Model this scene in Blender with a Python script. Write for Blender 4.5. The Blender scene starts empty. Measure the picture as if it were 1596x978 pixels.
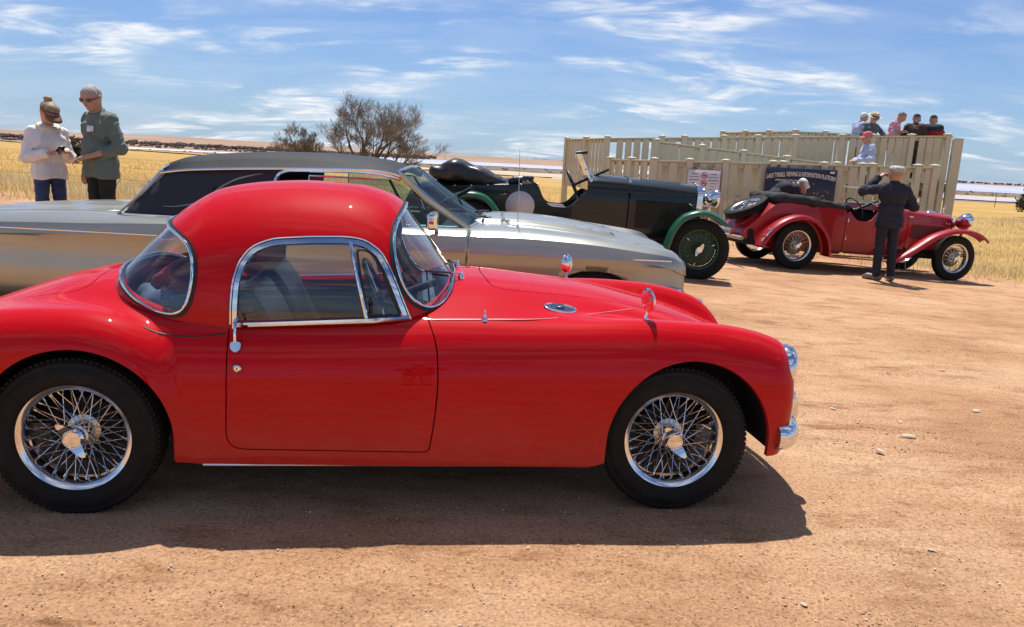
import bpy, bmesh, math, random
import numpy as np
from mathutils import Vector, Matrix
R = math.radians
random.seed(7); rng = np.random.default_rng(7)
scene = bpy.context.scene
COL = scene.collection

# ------------------------------------------------------------------ camera
CAM_H, PITCH, ROLL, FPX = 1.4485, 0.19566, 0.0515, 1221.0
cam_d = bpy.data.cameras.new('camera'); cam = bpy.data.objects.new('camera', cam_d); COL.objects.link(cam)
cam_d.sensor_width = 36.0; cam_d.lens = FPX / 1596 * 36.0
cam_d.clip_start = 0.05; cam_d.clip_end = 30000
fw = Vector((0, math.cos(PITCH), -math.sin(PITCH))); rt = Vector((1, 0, 0)); up = rt.cross(fw)
c_, s_ = math.cos(ROLL), math.sin(ROLL)
r2 = rt * c_ + up * s_; u2 = up * c_ - rt * s_
cam.matrix_world = Matrix(((r2.x, u2.x, -fw.x, 0), (r2.y, u2.y, -fw.y, 0), (r2.z, u2.z, -fw.z, CAM_H), (0, 0, 0, 1)))
scene.camera = cam

# ------------------------------------------------------------------ sky and sun
SUN_EL, SUN_ROT = R(67), R(-9)          # sun stands high beyond the cars, slightly to the left
world = bpy.data.worlds.new('World'); scene.world = world; world.use_nodes = True
nt = world.node_tree; nt.nodes.clear()
def wn(t, **k):
    n = nt.nodes.new(t)
    for a, b in k.items(): setattr(n, a, b)
    return n
w_out = wn('ShaderNodeOutputWorld'); w_bg = wn('ShaderNodeBackground')
sky = wn('ShaderNodeTexSky', sky_type='NISHITA', sun_disc=False, sun_elevation=SUN_EL, sun_rotation=SUN_ROT,
         altitude=50, air_density=1.0, dust_density=0.25, ozone_density=1.6)
w_bg.inputs['Strength'].default_value = 0.075
w_co = wn('ShaderNodeTexCoord')
w_sep = wn('ShaderNodeSeparateXYZ'); nt.links.new(w_co.outputs['Generated'], w_sep.inputs[0])
def wmath(op, a, b=None, c=None, clamp=False):
    m = wn('ShaderNodeMath', operation=op, use_clamp=clamp)
    for i, v in enumerate((a, b, c)):
        if v is None: continue
        if isinstance(v, (int, float)): m.inputs[i].default_value = v
        else: nt.links.new(v, m.inputs[i])
    return m.outputs[0]
# project the view direction on a flat cloud layer so that streaks foreshorten towards the horizon
zc = wmath('ADD', wmath('MAXIMUM', w_sep.outputs[2], 0.0), 0.16)
px = wmath('DIVIDE', w_sep.outputs[0], zc); py = wmath('DIVIDE', w_sep.outputs[1], zc)
w_cmb = wn('ShaderNodeCombineXYZ'); nt.links.new(px, w_cmb.inputs[0]); nt.links.new(py, w_cmb.inputs[1])
def wnoise(loc, rot, scl, scale, detail, rough, dist):
    mp = wn('ShaderNodeMapping'); mp.inputs['Location'].default_value = loc
    mp.inputs['Rotation'].default_value = (0, 0, rot); mp.inputs['Scale'].default_value = scl
    nt.links.new(w_cmb.outputs[0], mp.inputs[0])
    n = wn('ShaderNodeTexNoise'); n.inputs['Scale'].default_value = scale; n.inputs['Detail'].default_value = detail
    n.inputs['Roughness'].default_value = rough; n.inputs['Distortion'].default_value = dist
    nt.links.new(mp.outputs[0], n.inputs['Vector']); return n.outputs['Fac']
def wramp(v, a, b):
    m = wn('ShaderNodeMapRange', interpolation_type='SMOOTHSTEP'); nt.links.new(v, m.inputs[0])
    m.inputs[1].default_value = a; m.inputs[2].default_value = b; return m.outputs[0]
streak = wnoise((3.1, 7.7, 0), R(24), (0.74, 1.15, 1), 2.0, 10, 0.56, 0.6)
patch = wnoise((9.4, 1.3, 0), R(10), (0.7, 1.0, 1), 1.25, 4, 0.55, 0.5)
fine = wnoise((1.7, 4.1, 0), R(35), (0.9, 1.7, 1), 6.0, 8, 0.58, 0.9)
cl = wmath('MULTIPLY', wramp(streak, 0.44, 0.60), wramp(patch, 0.44, 0.60))
cl = wmath('MULTIPLY', cl, wmath('ADD', wmath('MULTIPLY', wramp(fine, 0.30, 0.66), 0.75), 0.25))
veil = wmath('MULTIPLY', wramp(streak, 0.36, 0.62), 0.10)
cl = wmath('ADD', wmath('MULTIPLY', cl, 0.88), veil, clamp=True)
w_mix = wn('ShaderNodeMix', data_type='RGBA'); nt.links.new(cl, w_mix.inputs['Factor'])
w_tint = wn('ShaderNodeMix', data_type='RGBA', blend_type='MULTIPLY'); w_tint.inputs['Factor'].default_value = 1.0
nt.links.new(sky.outputs[0], w_tint.inputs['A']); w_tint.inputs['B'].default_value = (0.66, 0.86, 1.24, 1)
# pale blue air thickening towards the horizon, the same all round
w_hz = wn('ShaderNodeMix', data_type='RGBA'); hz_f = wmath('MULTIPLY', wmath('POWER', wmath('SUBTRACT', 1.0, wmath('ABSOLUTE', w_sep.outputs[2]), clamp=True), 7.0), 0.62)
nt.links.new(hz_f, w_hz.inputs['Factor']); nt.links.new(w_tint.outputs['Result'], w_hz.inputs['A']); w_hz.inputs['B'].default_value = (4.5, 6.4, 8.9, 1)
nt.links.new(w_hz.outputs['Result'], w_mix.inputs['A']); w_mix.inputs['B'].default_value = (10.6, 10.9, 11.3, 1)
nt.links.new(w_mix.outputs['Result'], w_bg.inputs['Color']); nt.links.new(w_bg.outputs[0], w_out.inputs['Surface'])

sun_d = bpy.data.lights.new('sun', 'SUN'); sun = bpy.data.objects.new('sun', sun_d); COL.objects.link(sun)
sun_d.energy = 5.0; sun_d.angle = R(0.53); sun_d.color = (1.0, 0.955, 0.88)
sd = Vector((math.sin(SUN_ROT) * math.cos(SUN_EL), math.cos(SUN_ROT) * math.cos(SUN_EL), math.sin(SUN_EL)))
sun.rotation_euler = sd.to_track_quat('Z', 'Y').to_euler(); sun.location = sd * 60
scene.view_settings.view_transform = 'Standard'; scene.view_settings.look = 'None'
scene.view_settings.exposure = 0.23; scene.view_settings.gamma = 1.0
scene.render.engine = 'CYCLES'
scene.cycles.use_denoising = True; scene.cycles.max_bounces = 10; scene.cycles.transparent_max_bounces = 16
scene.cycles.caustics_reflective = False; scene.cycles.caustics_refractive = False
scene.cycles.sample_clamp_indirect = 8.0

# ------------------------------------------------------------------ materials
MATS = {}
def mat(name, base=(0.5, 0.5, 0.5), rough=0.5, metal=0.0, coat=0.0, spec=0.5, var=0.12, vscale=6.0, bump=0.0, bscale=40.0,
        base2=None, coords='Object', trans=0.0, emit=None, detail=5.0, coat_rough=0.03):
    """principled material; colour varied by object-space noise, optional fine bump"""
    if name in MATS: return MATS[name]
    m = bpy.data.materials.new(name); m.use_nodes = True; t = m.node_tree
    b = t.nodes['Principled BSDF']
    b.inputs['Roughness'].default_value = rough; b.inputs['Metallic'].default_value = metal
    b.inputs['Coat Weight'].default_value = coat; b.inputs['Coat Roughness'].default_value = coat_rough
    b.inputs['Specular IOR Level'].default_value = spec
    co = t.nodes.new('ShaderNodeTexCoord')
    n = t.nodes.new('ShaderNodeTexNoise'); n.inputs['Scale'].default_value = vscale; n.inputs['Detail'].default_value = detail
    t.links.new(co.outputs[coords], n.inputs['Vector'])
    mx = t.nodes.new('ShaderNodeMix'); mx.data_type = 'RGBA'
    mr = t.nodes.new('ShaderNodeMapRange'); mr.inputs[1].default_value = 0.3; mr.inputs[2].default_value = 0.7
    t.links.new(n.outputs['Fac'], mr.inputs[0]); t.links.new(mr.outputs[0], mx.inputs['Factor'])
    b2 = base2 if base2 else tuple(min(1, c * (1 + var)) for c in base)
    b1 = base if base2 else tuple(c * (1 - var) for c in base)
    mx.inputs['A'].default_value = (*b1, 1); mx.inputs['B'].default_value = (*b2, 1)
    t.links.new(mx.outputs['Result'], b.inputs['Base Color'])
    if bump:
        n2 = t.nodes.new('ShaderNodeTexNoise'); n2.inputs['Scale'].default_value = bscale; n2.inputs['Detail'].default_value = 6
        t.links.new(co.outputs[coords], n2.inputs['Vector'])
        bp = t.nodes.new('ShaderNodeBump'); bp.inputs['Strength'].default_value = bump; bp.inputs['Distance'].default_value = 0.01
        t.links.new(n2.outputs['Fac'], bp.inputs['Height']); t.links.new(bp.outputs[0], b.inputs['Normal'])
    MATS[name] = m; return m
def glass_mat(name, tint=(0.92, 0.96, 0.95), ior=1.5, boost=1.0, rough=0.0):
    """thin window glass: tinted transparency with a fresnel mirror on top"""
    if name in MATS: return MATS[name]
    m = bpy.data.materials.new(name); m.use_nodes = True; t = m.node_tree; t.nodes.clear()
    o = t.nodes.new('ShaderNodeOutputMaterial'); mx = t.nodes.new('ShaderNodeMixShader')
    tr = t.nodes.new('ShaderNodeBsdfTransparent'); tr.inputs[0].default_value = (*tint, 1)
    gl = t.nodes.new('ShaderNodeBsdfGlossy'); gl.inputs['Roughness'].default_value = rough; gl.inputs[0].default_value = (1, 1, 1, 1)
    lw = t.nodes.new('ShaderNodeLayerWeight'); lw.inputs[0].default_value = .5     # same on both faces of a single pane
    p5 = t.nodes.new('ShaderNodeMath'); p5.operation = 'POWER'; p5.inputs[1].default_value = 4.6; t.links.new(lw.outputs['Facing'], p5.inputs[0])
    f0 = ((ior-1)/(ior+1))**2*2; fr = t.nodes.new('ShaderNodeMath'); fr.operation = 'MULTIPLY_ADD'; fr.inputs[1].default_value = 1-f0; fr.inputs[2].default_value = f0; t.links.new(p5.outputs[0], fr.inputs[0])
    mu = t.nodes.new('ShaderNodeMath'); mu.operation = 'MULTIPLY'; mu.use_clamp = True; mu.inputs[1].default_value = boost
    co = t.nodes.new('ShaderNodeTexCoord'); n = t.nodes.new('ShaderNodeTexNoise'); n.inputs['Scale'].default_value = 3.0
    t.links.new(co.outputs['Object'], n.inputs['Vector'])
    du = t.nodes.new('ShaderNodeBsdfDiffuse'); du.inputs[0].default_value = (0.5, 0.46, 0.40, 1)
    m2 = t.nodes.new('ShaderNodeMixShader'); mr = t.nodes.new('ShaderNodeMapRange')
    mr.inputs[1].default_value = 0.35; mr.inputs[2].default_value = 0.75; mr.inputs[3].default_value = 0.0; mr.inputs[4].default_value = 0.018
    t.links.new(n.outputs['Fac'], mr.inputs[0]); t.links.new(mr.outputs[0], m2.inputs[0])
    t.links.new(fr.outputs[0], mu.inputs[0]); t.links.new(mu.outputs[0], mx.inputs[0])
    t.links.new(tr.outputs[0], mx.inputs[1]); t.links.new(gl.outputs[0], mx.inputs[2])
    t.links.new(mx.outputs[0], m2.inputs[1]); t.links.new(du.outputs[0], m2.inputs[2])
    t.links.new(m2.outputs[0], o.inputs[0]); MATS[name] = m; return m

def leaf_mat(name, a, b_, scale=1.5, trans=.5):
    """thin plant matter that lets sunlight through"""
    if name in MATS: return MATS[name]
    m = bpy.data.materials.new(name); m.use_nodes = True; t = m.node_tree; t.nodes.clear(); L = t.links.new
    o = t.nodes.new('ShaderNodeOutputMaterial'); mx = t.nodes.new('ShaderNodeMixShader'); d = t.nodes.new('ShaderNodeBsdfDiffuse'); tr = t.nodes.new('ShaderNodeBsdfTranslucent')
    co = t.nodes.new('ShaderNodeTexCoord'); n = t.nodes.new('ShaderNodeTexNoise'); n.inputs['Scale'].default_value = scale; n.inputs['Detail'].default_value = 6; L(co.outputs['Object'], n.inputs['Vector'])
    r = t.nodes.new('ShaderNodeValToRGB'); r.color_ramp.elements[0].position = .35; r.color_ramp.elements[1].position = .65; r.color_ramp.elements[0].color = (*a, 1); r.color_ramp.elements[1].color = (*b_, 1)
    L(n.outputs['Fac'], r.inputs[0]); L(r.outputs[0], d.inputs[0]); L(r.outputs[0], tr.inputs[0]); mx.inputs[0].default_value = trans
    L(d.outputs[0], mx.inputs[1]); L(tr.outputs[0], mx.inputs[2]); L(mx.outputs[0], o.inputs[0]); MATS[name] = m; return m

# ------------------------------------------------------------------ objects
def empty(name, loc=(0, 0, 0), rz=0.0, label=None, cat=None, group=None, parent=None, rot=None):
    o = bpy.data.objects.new(name, None); COL.objects.link(o); o.location = loc
    o.rotation_euler = rot if rot else (0, 0, rz)
    o.empty_display_size = 0.1
    if parent: o.parent = parent
    return tag(o, label, cat, group)
def tag(o, label=None, cat=None, group=None, kind=None):
    for k, v in (('label', label), ('category', cat), ('group', group), ('kind', kind)):
        if v: o[k] = v
    return o
def link(name, me, m, parent=None):
    o = bpy.data.objects.new(name, me); COL.objects.link(o)
    if m is not None and not me.materials:
        for k in (m if isinstance(m, (list, tuple)) else [m]): me.materials.append(k)
    if parent: o.parent = parent
    return o
def mesh_from(V, F, smooth=None, normals=None, mids=None):
    me = bpy.data.meshes.new('m')
    me.from_pydata([tuple(map(float, v)) for v in V] if not isinstance(V, np.ndarray) else V.tolist(), [], F)
    if mids is not None: me.polygons.foreach_set('material_index', mids)
    if smooth is not None:
        me.shade_smooth()
        if smooth < 179: me.set_sharp_from_angle(angle=R(smooth))
    if normals is not None:
        me.shade_smooth(); me.normals_split_custom_set_from_vertices(np.asarray(normals).tolist())
    me.update(); return me

class MB:
    """collects simple solids into one mesh"""
    def __init__(s): s.V = []; s.F = []
    def add(s, V, F):
        o = len(s.V); s.V += [tuple(map(float, v)) for v in V]; s.F += [tuple(i + o for i in f) for f in F]; return s
    def box(s, c, d, rot=None):
        x, y, z = d[0] / 2, d[1] / 2, d[2] / 2
        P = [Vector((a * x, b * y, e * z)) for a, b, e in ((-1,-1,-1),(1,-1,-1),(1,1,-1),(-1,1,-1),(-1,-1,1),(1,-1,1),(1,1,1),(-1,1,1))]
        if rot is not None: P = [rot @ p for p in P]
        return s.add([p + Vector(c) for p in P], [(0,3,2,1),(4,5,6,7),(0,1,5,4),(1,2,6,5),(2,3,7,6),(3,0,4,7)])
    def bbox(s, c, d, b=0.01, rot=None):
        """box with chamfered vertical and top edges"""
        x, y, z = d[0] / 2, d[1] / 2, d[2] / 2; b = min(b, x * .9, y * .9, z * .9)
        ring = lambda ix, iy, zz: [(x-ix-b, -y+iy, zz), (x-ix, -y+iy+b, zz), (x-ix, y-iy-b, zz), (x-ix-b, y-iy, zz), (-x+ix+b, y-iy, zz), (-x+ix, y-iy-b, zz), (-x+ix, -y+iy+b, zz), (-x+ix+b, -y+iy, zz)]
        P = ring(b * .8, b * .8, -z) + ring(0, 0, -z + b) + ring(0, 0, z - b) + ring(b * .8, b * .8, z)
        P = [Vector(p) for p in P]
        if rot is not None: P = [rot @ p for p in P]
        F = [tuple(range(7, -1, -1)), tuple(range(24, 32))]
        for k in range(3): F += [(k*8+i, k*8+(i+1)%8, k*8+8+(i+1)%8, k*8+8+i) for i in range(8)]
        return s.add([p + Vector(c) for p in P], F)
    def tube(s, pts, r, n=8, closed=False, caps=True, flat=None):
        """sweep a circle (or a flattened ellipse: flat=(normal, ratio)) along a path; r scalar or per point"""
        P = [Vector(p) for p in pts]; m = len(P); rr = [r] * m if isinstance(r, (int, float)) else list(r)
        V = []; prev = None
        for i in range(m):
            a = P[(i - 1) % m] if (closed or i > 0) else P[i]; b = P[(i + 1) % m] if (closed or i < m - 1) else P[i]
            t = (b - a)
            if t.length < 1e-9: t = Vector((0, 0, 1))
            t.normalize()
            if flat is not None:
                u = Vector(flat[0]) if not callable(flat[0]) else Vector(flat[0](i)); u = (u - t * u.dot(t)).normalized()
            elif prev is None:
                u = Vector((0, 0, 1)) if abs(t.z) < 0.9 else Vector((1, 0, 0)); u = (u - t * u.dot(t)).normalized()
            else: u = (prev - t * prev.dot(t)).normalized()
            prev = u; v = t.cross(u); k = flat[1] if flat is not None else 1.0
            for j in range(n):
                an = 2 * math.pi * j / n; V.append(P[i] + u * (math.cos(an) * rr[i] * k) + v * (math.sin(an) * rr[i]))
        F = []
        for i in range(m if closed else m - 1):
            for j in range(n):
                F.append((i*n+j, i*n+(j+1)%n, ((i+1)%m)*n+(j+1)%n, ((i+1)%m)*n+j))
        if caps and not closed: F += [tuple(range(n - 1, -1, -1)), tuple((m-1)*n+j for j in range(n))]
        return s.add(V, F)
    def lathe(s, prof, n=32, axis='y', c=(0, 0, 0), closed=False):
        """prof: (radius, along) pairs, revolved about an axis through c"""
        V = []; m = len(prof)
        for r, a in prof:
            for j in range(n):
                t = 2 * math.pi * j / n; p = (r * math.cos(t), r * math.sin(t))
                V.append({'y': (p[0], a, p[1]), 'z': (p[0], p[1], a), 'x': (a, p[0], p[1])}[axis])
        V = [(x + c[0], y + c[1], z + c[2]) for x, y, z in V]
        F = [(i*n+j, i*n+(j+1)%n, ((i+1)%m)*n+(j+1)%n, ((i+1)%m)*n+j) for i in range(m if closed else m-1) for j in range(n)]
        return s.add(V, F)
    def prism(s, poly, h, axis='y', c=0.0, bev=0.0):
        """extrude a 2d outline between c-h/2 and c+h/2 along an axis"""
        n = len(poly); f = {'y': lambda p, a: (p[0], a, p[1]), 'z': lambda p, a: (p[0], p[1], a), 'x': lambda p, a: (a, p[0], p[1])}[axis]
        V = [f(p, c - h / 2) for p in poly] + [f(p, c + h / 2) for p in poly]
        return s.add(V, [tuple(range(n))[::-1], tuple(range(n, 2*n))] + [(i, (i+1)%n, n+(i+1)%n, n+i) for i in range(n)])
    def ball(s, c, r, n=12, m=8):
        r = (r, r, r) if isinstance(r, (int, float)) else r
        V = [(c[0], c[1], c[2] + r[2])]
        for i in range(1, m):
            a = math.pi * i / m
            for j in range(n):
                b = 2 * math.pi * j / n
                V.append((c[0] + r[0]*math.sin(a)*math.cos(b), c[1] + r[1]*math.sin(a)*math.sin(b), c[2] + r[2]*math.cos(a)))
        V.append((c[0], c[1], c[2] - r[2])); L = len(V) - 1
        F = [(0, 1+j, 1+(j+1)%n) for j in range(n)] + [(L, 1+(m-2)*n+(j+1)%n, 1+(m-2)*n+j) for j in range(n)]
        for i in range(m - 2): F += [(1+i*n+j, 1+(i+1)*n+j, 1+(i+1)*n+(j+1)%n, 1+i*n+(j+1)%n) for j in range(n)]
        return s.add(V, F)
    def mesh(s, smooth=40, fix=True):
        me = bpy.data.meshes.new('m'); me.from_pydata(s.V, [], s.F)
        if fix:
            bm = bmesh.new(); bm.from_mesh(me); bmesh.ops.recalc_face_normals(bm, faces=bm.faces); bm.to_mesh(me); bm.free()
        if smooth:
            me.shade_smooth(); me.set_sharp_from_angle(angle=R(smooth))
        me.update(); return me
    def build(s, name, m, parent=None, smooth=40, fix=True): return link(name, s.mesh(smooth, fix), m, parent)

def pchip(xs, ys):
    """smooth monotone interpolation through control points"""
    xs = np.asarray(xs, float); ys = np.asarray(ys, float)
    h = np.diff(xs); d = np.diff(ys) / h; m = np.zeros_like(ys)
    for i in range(1, len(xs) - 1):
        if d[i-1] * d[i] > 0:
            w1 = 2*h[i] + h[i-1]; w2 = h[i] + 2*h[i-1]; m[i] = (w1 + w2) / (w1 / d[i-1] + w2 / d[i])
    m[0], m[-1] = d[0], d[-1]
    def f(x):
        x = np.clip(np.asarray(x, float), xs[0], xs[-1]); i = np.clip(np.searchsorted(xs, x) - 1, 0, len(xs) - 2)
        t = (x - xs[i]) / h[i]; t2 = t * t; t3 = t2 * t
        return (2*t3-3*t2+1)*ys[i] + (t3-2*t2+t)*h[i]*m[i] + (-2*t3+3*t2)*ys[i+1] + (t3-t2)*h[i]*m[i+1]
    return f
def crv(pts, n, closed=False):
    """catmull-rom polyline through points, n samples per span"""
    P = np.asarray(pts, float); m = len(P); out = []
    for i in range(m if closed else m - 1):
        if closed: p0, p1, p2, p3 = P[(i-1)%m], P[i], P[(i+1)%m], P[(i+2)%m]
        else: p0, p1, p2, p3 = P[max(i-1,0)], P[i], P[i+1], P[min(i+2,m-1)]
        for k in range(n):
            t = k / n
            out.append(.5*((2*p1)+(-p0+p2)*t+(2*p0-5*p1+4*p2-p3)*t*t+(-p0+3*p1-3*p2+p3)*t**3))
    if not closed: out.append(P[-1])
    return np.array(out)
def rpoly(poly, r, n=5):
    """round the corners of a 2d polygon (r scalar or per corner)"""
    P = [np.asarray(p, float) for p in poly]; m = len(P); out = []
    rr = [r] * m if isinstance(r, (int, float)) else r
    for i in range(m):
        a, b, c = P[i-1], P[i], P[(i+1)%m]
        u = (a-b)/np.linalg.norm(a-b); v = (c-b)/np.linalg.norm(c-b)
        k = min(rr[i], .48*np.linalg.norm(a-b), .48*np.linalg.norm(c-b))
        if k < 1e-6: out.append(b); continue
        p, q = b+u*k, b+v*k
        for j in range(n+1):
            t = j/n; out.append((1-t)**2*p+2*t*(1-t)*b+t*t*q)
    return np.array(out)
def sdpoly(px, pz, poly):
    """signed distance to a 2d polygon, negative inside"""
    P = np.asarray(poly, float); d = np.full(px.shape, 1e9); s = np.ones(px.shape)
    j = len(P) - 1
    for i in range(len(P)):
        ex, ez = P[j]-P[i]; wx = px-P[i,0]; wz = pz-P[i,1]
        t = np.clip((wx*ex+wz*ez)/(ex*ex+ez*ez), 0, 1)
        d = np.minimum(d, (wx-ex*t)**2+(wz-ez*t)**2)
        c1 = pz >= P[i,1]; c2 = pz < P[j,1]; c3 = ex*wz > ez*wx
        flip = (c1 & c2 & c3) | (~c1 & ~c2 & ~c3); s = np.where(flip, -s, s); j = i
    return s*np.sqrt(d)
def smin(a, b, k): h = np.maximum(k-np.abs(a-b), 0)/k; return np.minimum(a, b)-h*h*k*.25
def smax(a, b, k): return -smin(-a, -b, k)
def sstep(a, b, x): t = np.clip((x-a)/(b-a), 0, 1); return t*t*(3-2*t)

def surfnets(f, lo, hi, h, newton=2):
    """mesh the zero set of f(P) inside a box; vertices pulled onto the surface, normals from the gradient"""
    lo = np.asarray(lo, float); n = np.ceil((np.asarray(hi)-lo)/h).astype(int)+1
    ax = [lo[i]+h*np.arange(n[i]) for i in range(3)]
    G = np.empty(n, np.float32)
    for i in range(0, n[0], 24):
        X, Y, Z = np.meshgrid(ax[0][i:i+24], ax[1], ax[2], indexing='ij')
        G[i:i+24] = f(X, Y, Z)
    neg = G < 0
    cnt = np.zeros(n-1, np.int8); acc = np.zeros((*(n-1), 3), np.float32)
    def corner(A, d): return A[d[0]:d[0]+n[0]-1, d[1]:d[1]+n[1]-1, d[2]:d[2]+n[2]-1]
    for a in range(3):
        for b in range(4):
            d0 = [0, 0, 0]; o = [k for k in range(3) if k != a]; d0[o[0]] = b & 1; d0[o[1]] = b >> 1
            d1 = list(d0); d1[a] = 1
            g0, g1 = corner(G, d0), corner(G, d1); x = corner(neg, d0) != corner(neg, d1)
            t = np.where(x, g0/np.where(x, g0-g1, 1), 0); cnt += x
            for k in range(3): acc[..., k] += np.where(x, d0[k]+(t if k == a else 0), 0)
    act = cnt > 0; idx = -np.ones(n-1, np.int64); idx[act] = np.arange(act.sum())
    ii = np.argwhere(act); V = lo+h*(ii+acc[act]/cnt[act][:, None])
    F = []
    for a in range(3):
        o = [(a+1) % 3, (a+2) % 3]
        sl0 = [slice(None)]*3; sl1 = [slice(None)]*3; sl0[a] = slice(0, n[a]-1); sl1[a] = slice(1, n[a])
        x = neg[tuple(sl0)] != neg[tuple(sl1)]; s0 = neg[tuple(sl0)]
        e = np.argwhere(x); ok = (e[:, o[0]] > 0) & (e[:, o[1]] > 0) & (e[:, o[0]] < n[o[0]]-1) & (e[:, o[1]] < n[o[1]]-1); e = e[ok]
        if not len(e): continue
        sg = s0[tuple(e.T)]; q = []
        for du, dv in ((0, 0), (1, 0), (1, 1), (0, 1)):
            c = e.copy(); c[:, o[0]] -= du; c[:, o[1]] -= dv; q.append(idx[tuple(c.T)])
        q = np.stack(q, 1); q = np.where(sg[:, None], q, q[:, ::-1]); F.append(q)
    F = np.concatenate(F)
    for it in range(newton+1):
        e = h*.15; g = []
        for k in range(3):
            d = np.zeros(3); d[k] = e
            g.append((f(*(V+d).T)-f(*(V-d).T))/(2*e))
        g = np.stack(g, 1); l2 = np.maximum((g*g).sum(1), 1e-9)
        if it < newton:
            st = (f(*V.T)/l2)[:, None]*g; l = np.linalg.norm(st, axis=1, keepdims=True); V = V-st*np.minimum(1, h*.6/np.maximum(l, 1e-9))
    return S(V, g/np.sqrt(l2)[:, None], [tuple(q) for q in F.tolist()])

class S:
    """open surface with per-vertex normals that can be cut along the zero line of a function"""
    def __init__(s, V, N, F): s.V = np.asarray(V, float); s.N = np.asarray(N, float); s.F = F
    def xyz(s): return s.V[:, 0], s.V[:, 1], s.V[:, 2]
    def cut(s, fv):
        """returns (part where fv<0, part where fv>=0)"""
        fv = np.where(np.abs(fv) < 1e-7, 1e-7, fv); neg = (fv < 0); ng = neg.tolist(); f = fv.tolist()
        A, B = [], []; new = {}; NV, NN = [], []; base = len(s.V)
        def mid(i, j):
            k = (i, j) if i < j else (j, i)
            if k not in new:
                a, b = k; t = f[a]/(f[a]-f[b]); new[k] = base+len(NV)
                NV.append(s.V[a]*(1-t)+s.V[b]*t); nn = s.N[a]*(1-t)+s.N[b]*t; NN.append(nn/max(np.linalg.norm(nn), 1e-9))
            return new[k]
        for q in s.F:
            c = sum(ng[i] for i in q)
            if c == len(q): A.append(q)
            elif c == 0: B.append(q)
            else:
                pa, pb = [], []
                for u in range(len(q)):
                    i, j = q[u], q[(u+1) % len(q)]
                    (pa if ng[i] else pb).append(i)
                    if ng[i] != ng[j]: m = mid(i, j); pa.append(m); pb.append(m)
                if len(pa) > 2: A.append(tuple(pa))
                if len(pb) > 2: B.append(tuple(pb))
        V = np.vstack([s.V, np.array(NV).reshape(-1, 3)]); N = np.vstack([s.N, np.array(NN).reshape(-1, 3)])
        return S(V, N, A).tidy(), S(V, N, B).tidy()
    def tidy(s):
        u = np.unique(np.fromiter((i for q in s.F for i in q), int)) if s.F else np.zeros(0, int)
        mp = -np.ones(len(s.V), int); mp[u] = np.arange(len(u)); m = mp.tolist()
        return S(s.V[u], s.N[u], [tuple(m[i] for i in q) for q in s.F])
    def mirror(s):
        """mirror in y and weld the vertices that lie on the centre plane"""
        n = len(s.V); on = np.abs(s.V[:, 1]) < 1e-5; V2 = s.V.copy(); V2[:, 1] *= -1; N2 = s.N.copy(); N2[:, 1] *= -1
        V1 = s.V.copy(); V1[on, 1] = 0; N1 = s.N.copy(); N1[on, 1] = 0; mp = np.where(on, np.arange(n), np.arange(n)+n).tolist()
        return S(np.vstack([V1, V2]), np.vstack([N1, N2]), s.F+[tuple(mp[i] for i in q[::-1]) for q in s.F]).tidy()
    def off(s, d): return S(s.V+s.N*d, s.N, list(s.F))
    def loops(s):
        """ordered boundary loops (vertex indices)"""
        E = {}; 
        for q in s.F:
            for u in range(len(q)):
                i, j = q[u], q[(u+1) % len(q)]; E[(i, j)] = E.get((i, j), 0)+1
        nx = {i: j for (i, j) in E if (j, i) not in E}; out = []
        while nx:
            st = next(iter(nx)); lp = [st]; cur = nx.pop(st)
            while cur != st and cur in nx: lp.append(cur); cur = nx.pop(cur)
            out.append(lp)
        return out
    def rim(s, depth):
        """turn the boundary inwards so that the sheet shows a thickness"""
        V, N, F = [s.V], [s.N], list(s.F); k = len(s.V)
        for lp in s.loops():
            if len(lp) < 3: continue
            a = s.V[lp]; b = a-s.N[lp]*depth; n = len(lp)
            V += [a, b]; N += [np.zeros_like(a), np.zeros_like(a)]
            F += [(k+(i+1) % n, k+i, k+n+i, k+n+(i+1) % n) for i in range(n)]; k += 2*n
        return S(np.vstack(V), np.vstack(N), F)
    def build(s, name, m, parent=None):
        return link(name, mesh_from(s.V, s.F, normals=s.N), m, parent)
def resample(P, n, closed=True):
    P = np.asarray(P, float); Q = np.vstack([P, P[:1]]) if closed else P
    d = np.r_[0, np.cumsum(np.linalg.norm(np.diff(Q, axis=0), axis=1))]
    t = np.linspace(0, d[-1], n+1)[:-1] if closed else np.linspace(0, d[-1], n)
    return np.stack([np.interp(t, d, Q[:, k]) for k in range(3)], 1)
def smooth_loop(P, it=2):
    for _ in range(it): P = .25*np.roll(P, 1, 0)+.5*P+.25*np.roll(P, -1, 0)
    return P

# shared materials
CHROME = mat('chrome', (0.78, 0.79, 0.80), 0.07, 1.0, var=0.03)
STEEL = mat('brushed_steel', (0.62, 0.61, 0.58), 0.22, 1.0, var=0.08)
RUBBER = mat('tyre_rubber', (0.010, 0.0095, 0.009), 0.72, spec=.25, var=0.35, vscale=14, bump=0.12, bscale=120)
BLACK = mat('black_trim', (0.012, 0.012, 0.013), 0.45, var=0.2)
DARK = mat('dark_underbody', (0.010, 0.009, 0.008), 0.85, var=0.4, vscale=9)
LEATHER = mat('black_leather', (0.020, 0.019, 0.020), 0.42, var=0.3, vscale=12, bump=0.25, bscale=90)
GLASS = glass_mat('window_glass'); GLASS_G = glass_mat('tinted_glass', (0.50, 0.64, 0.66), 1.36)

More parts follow.
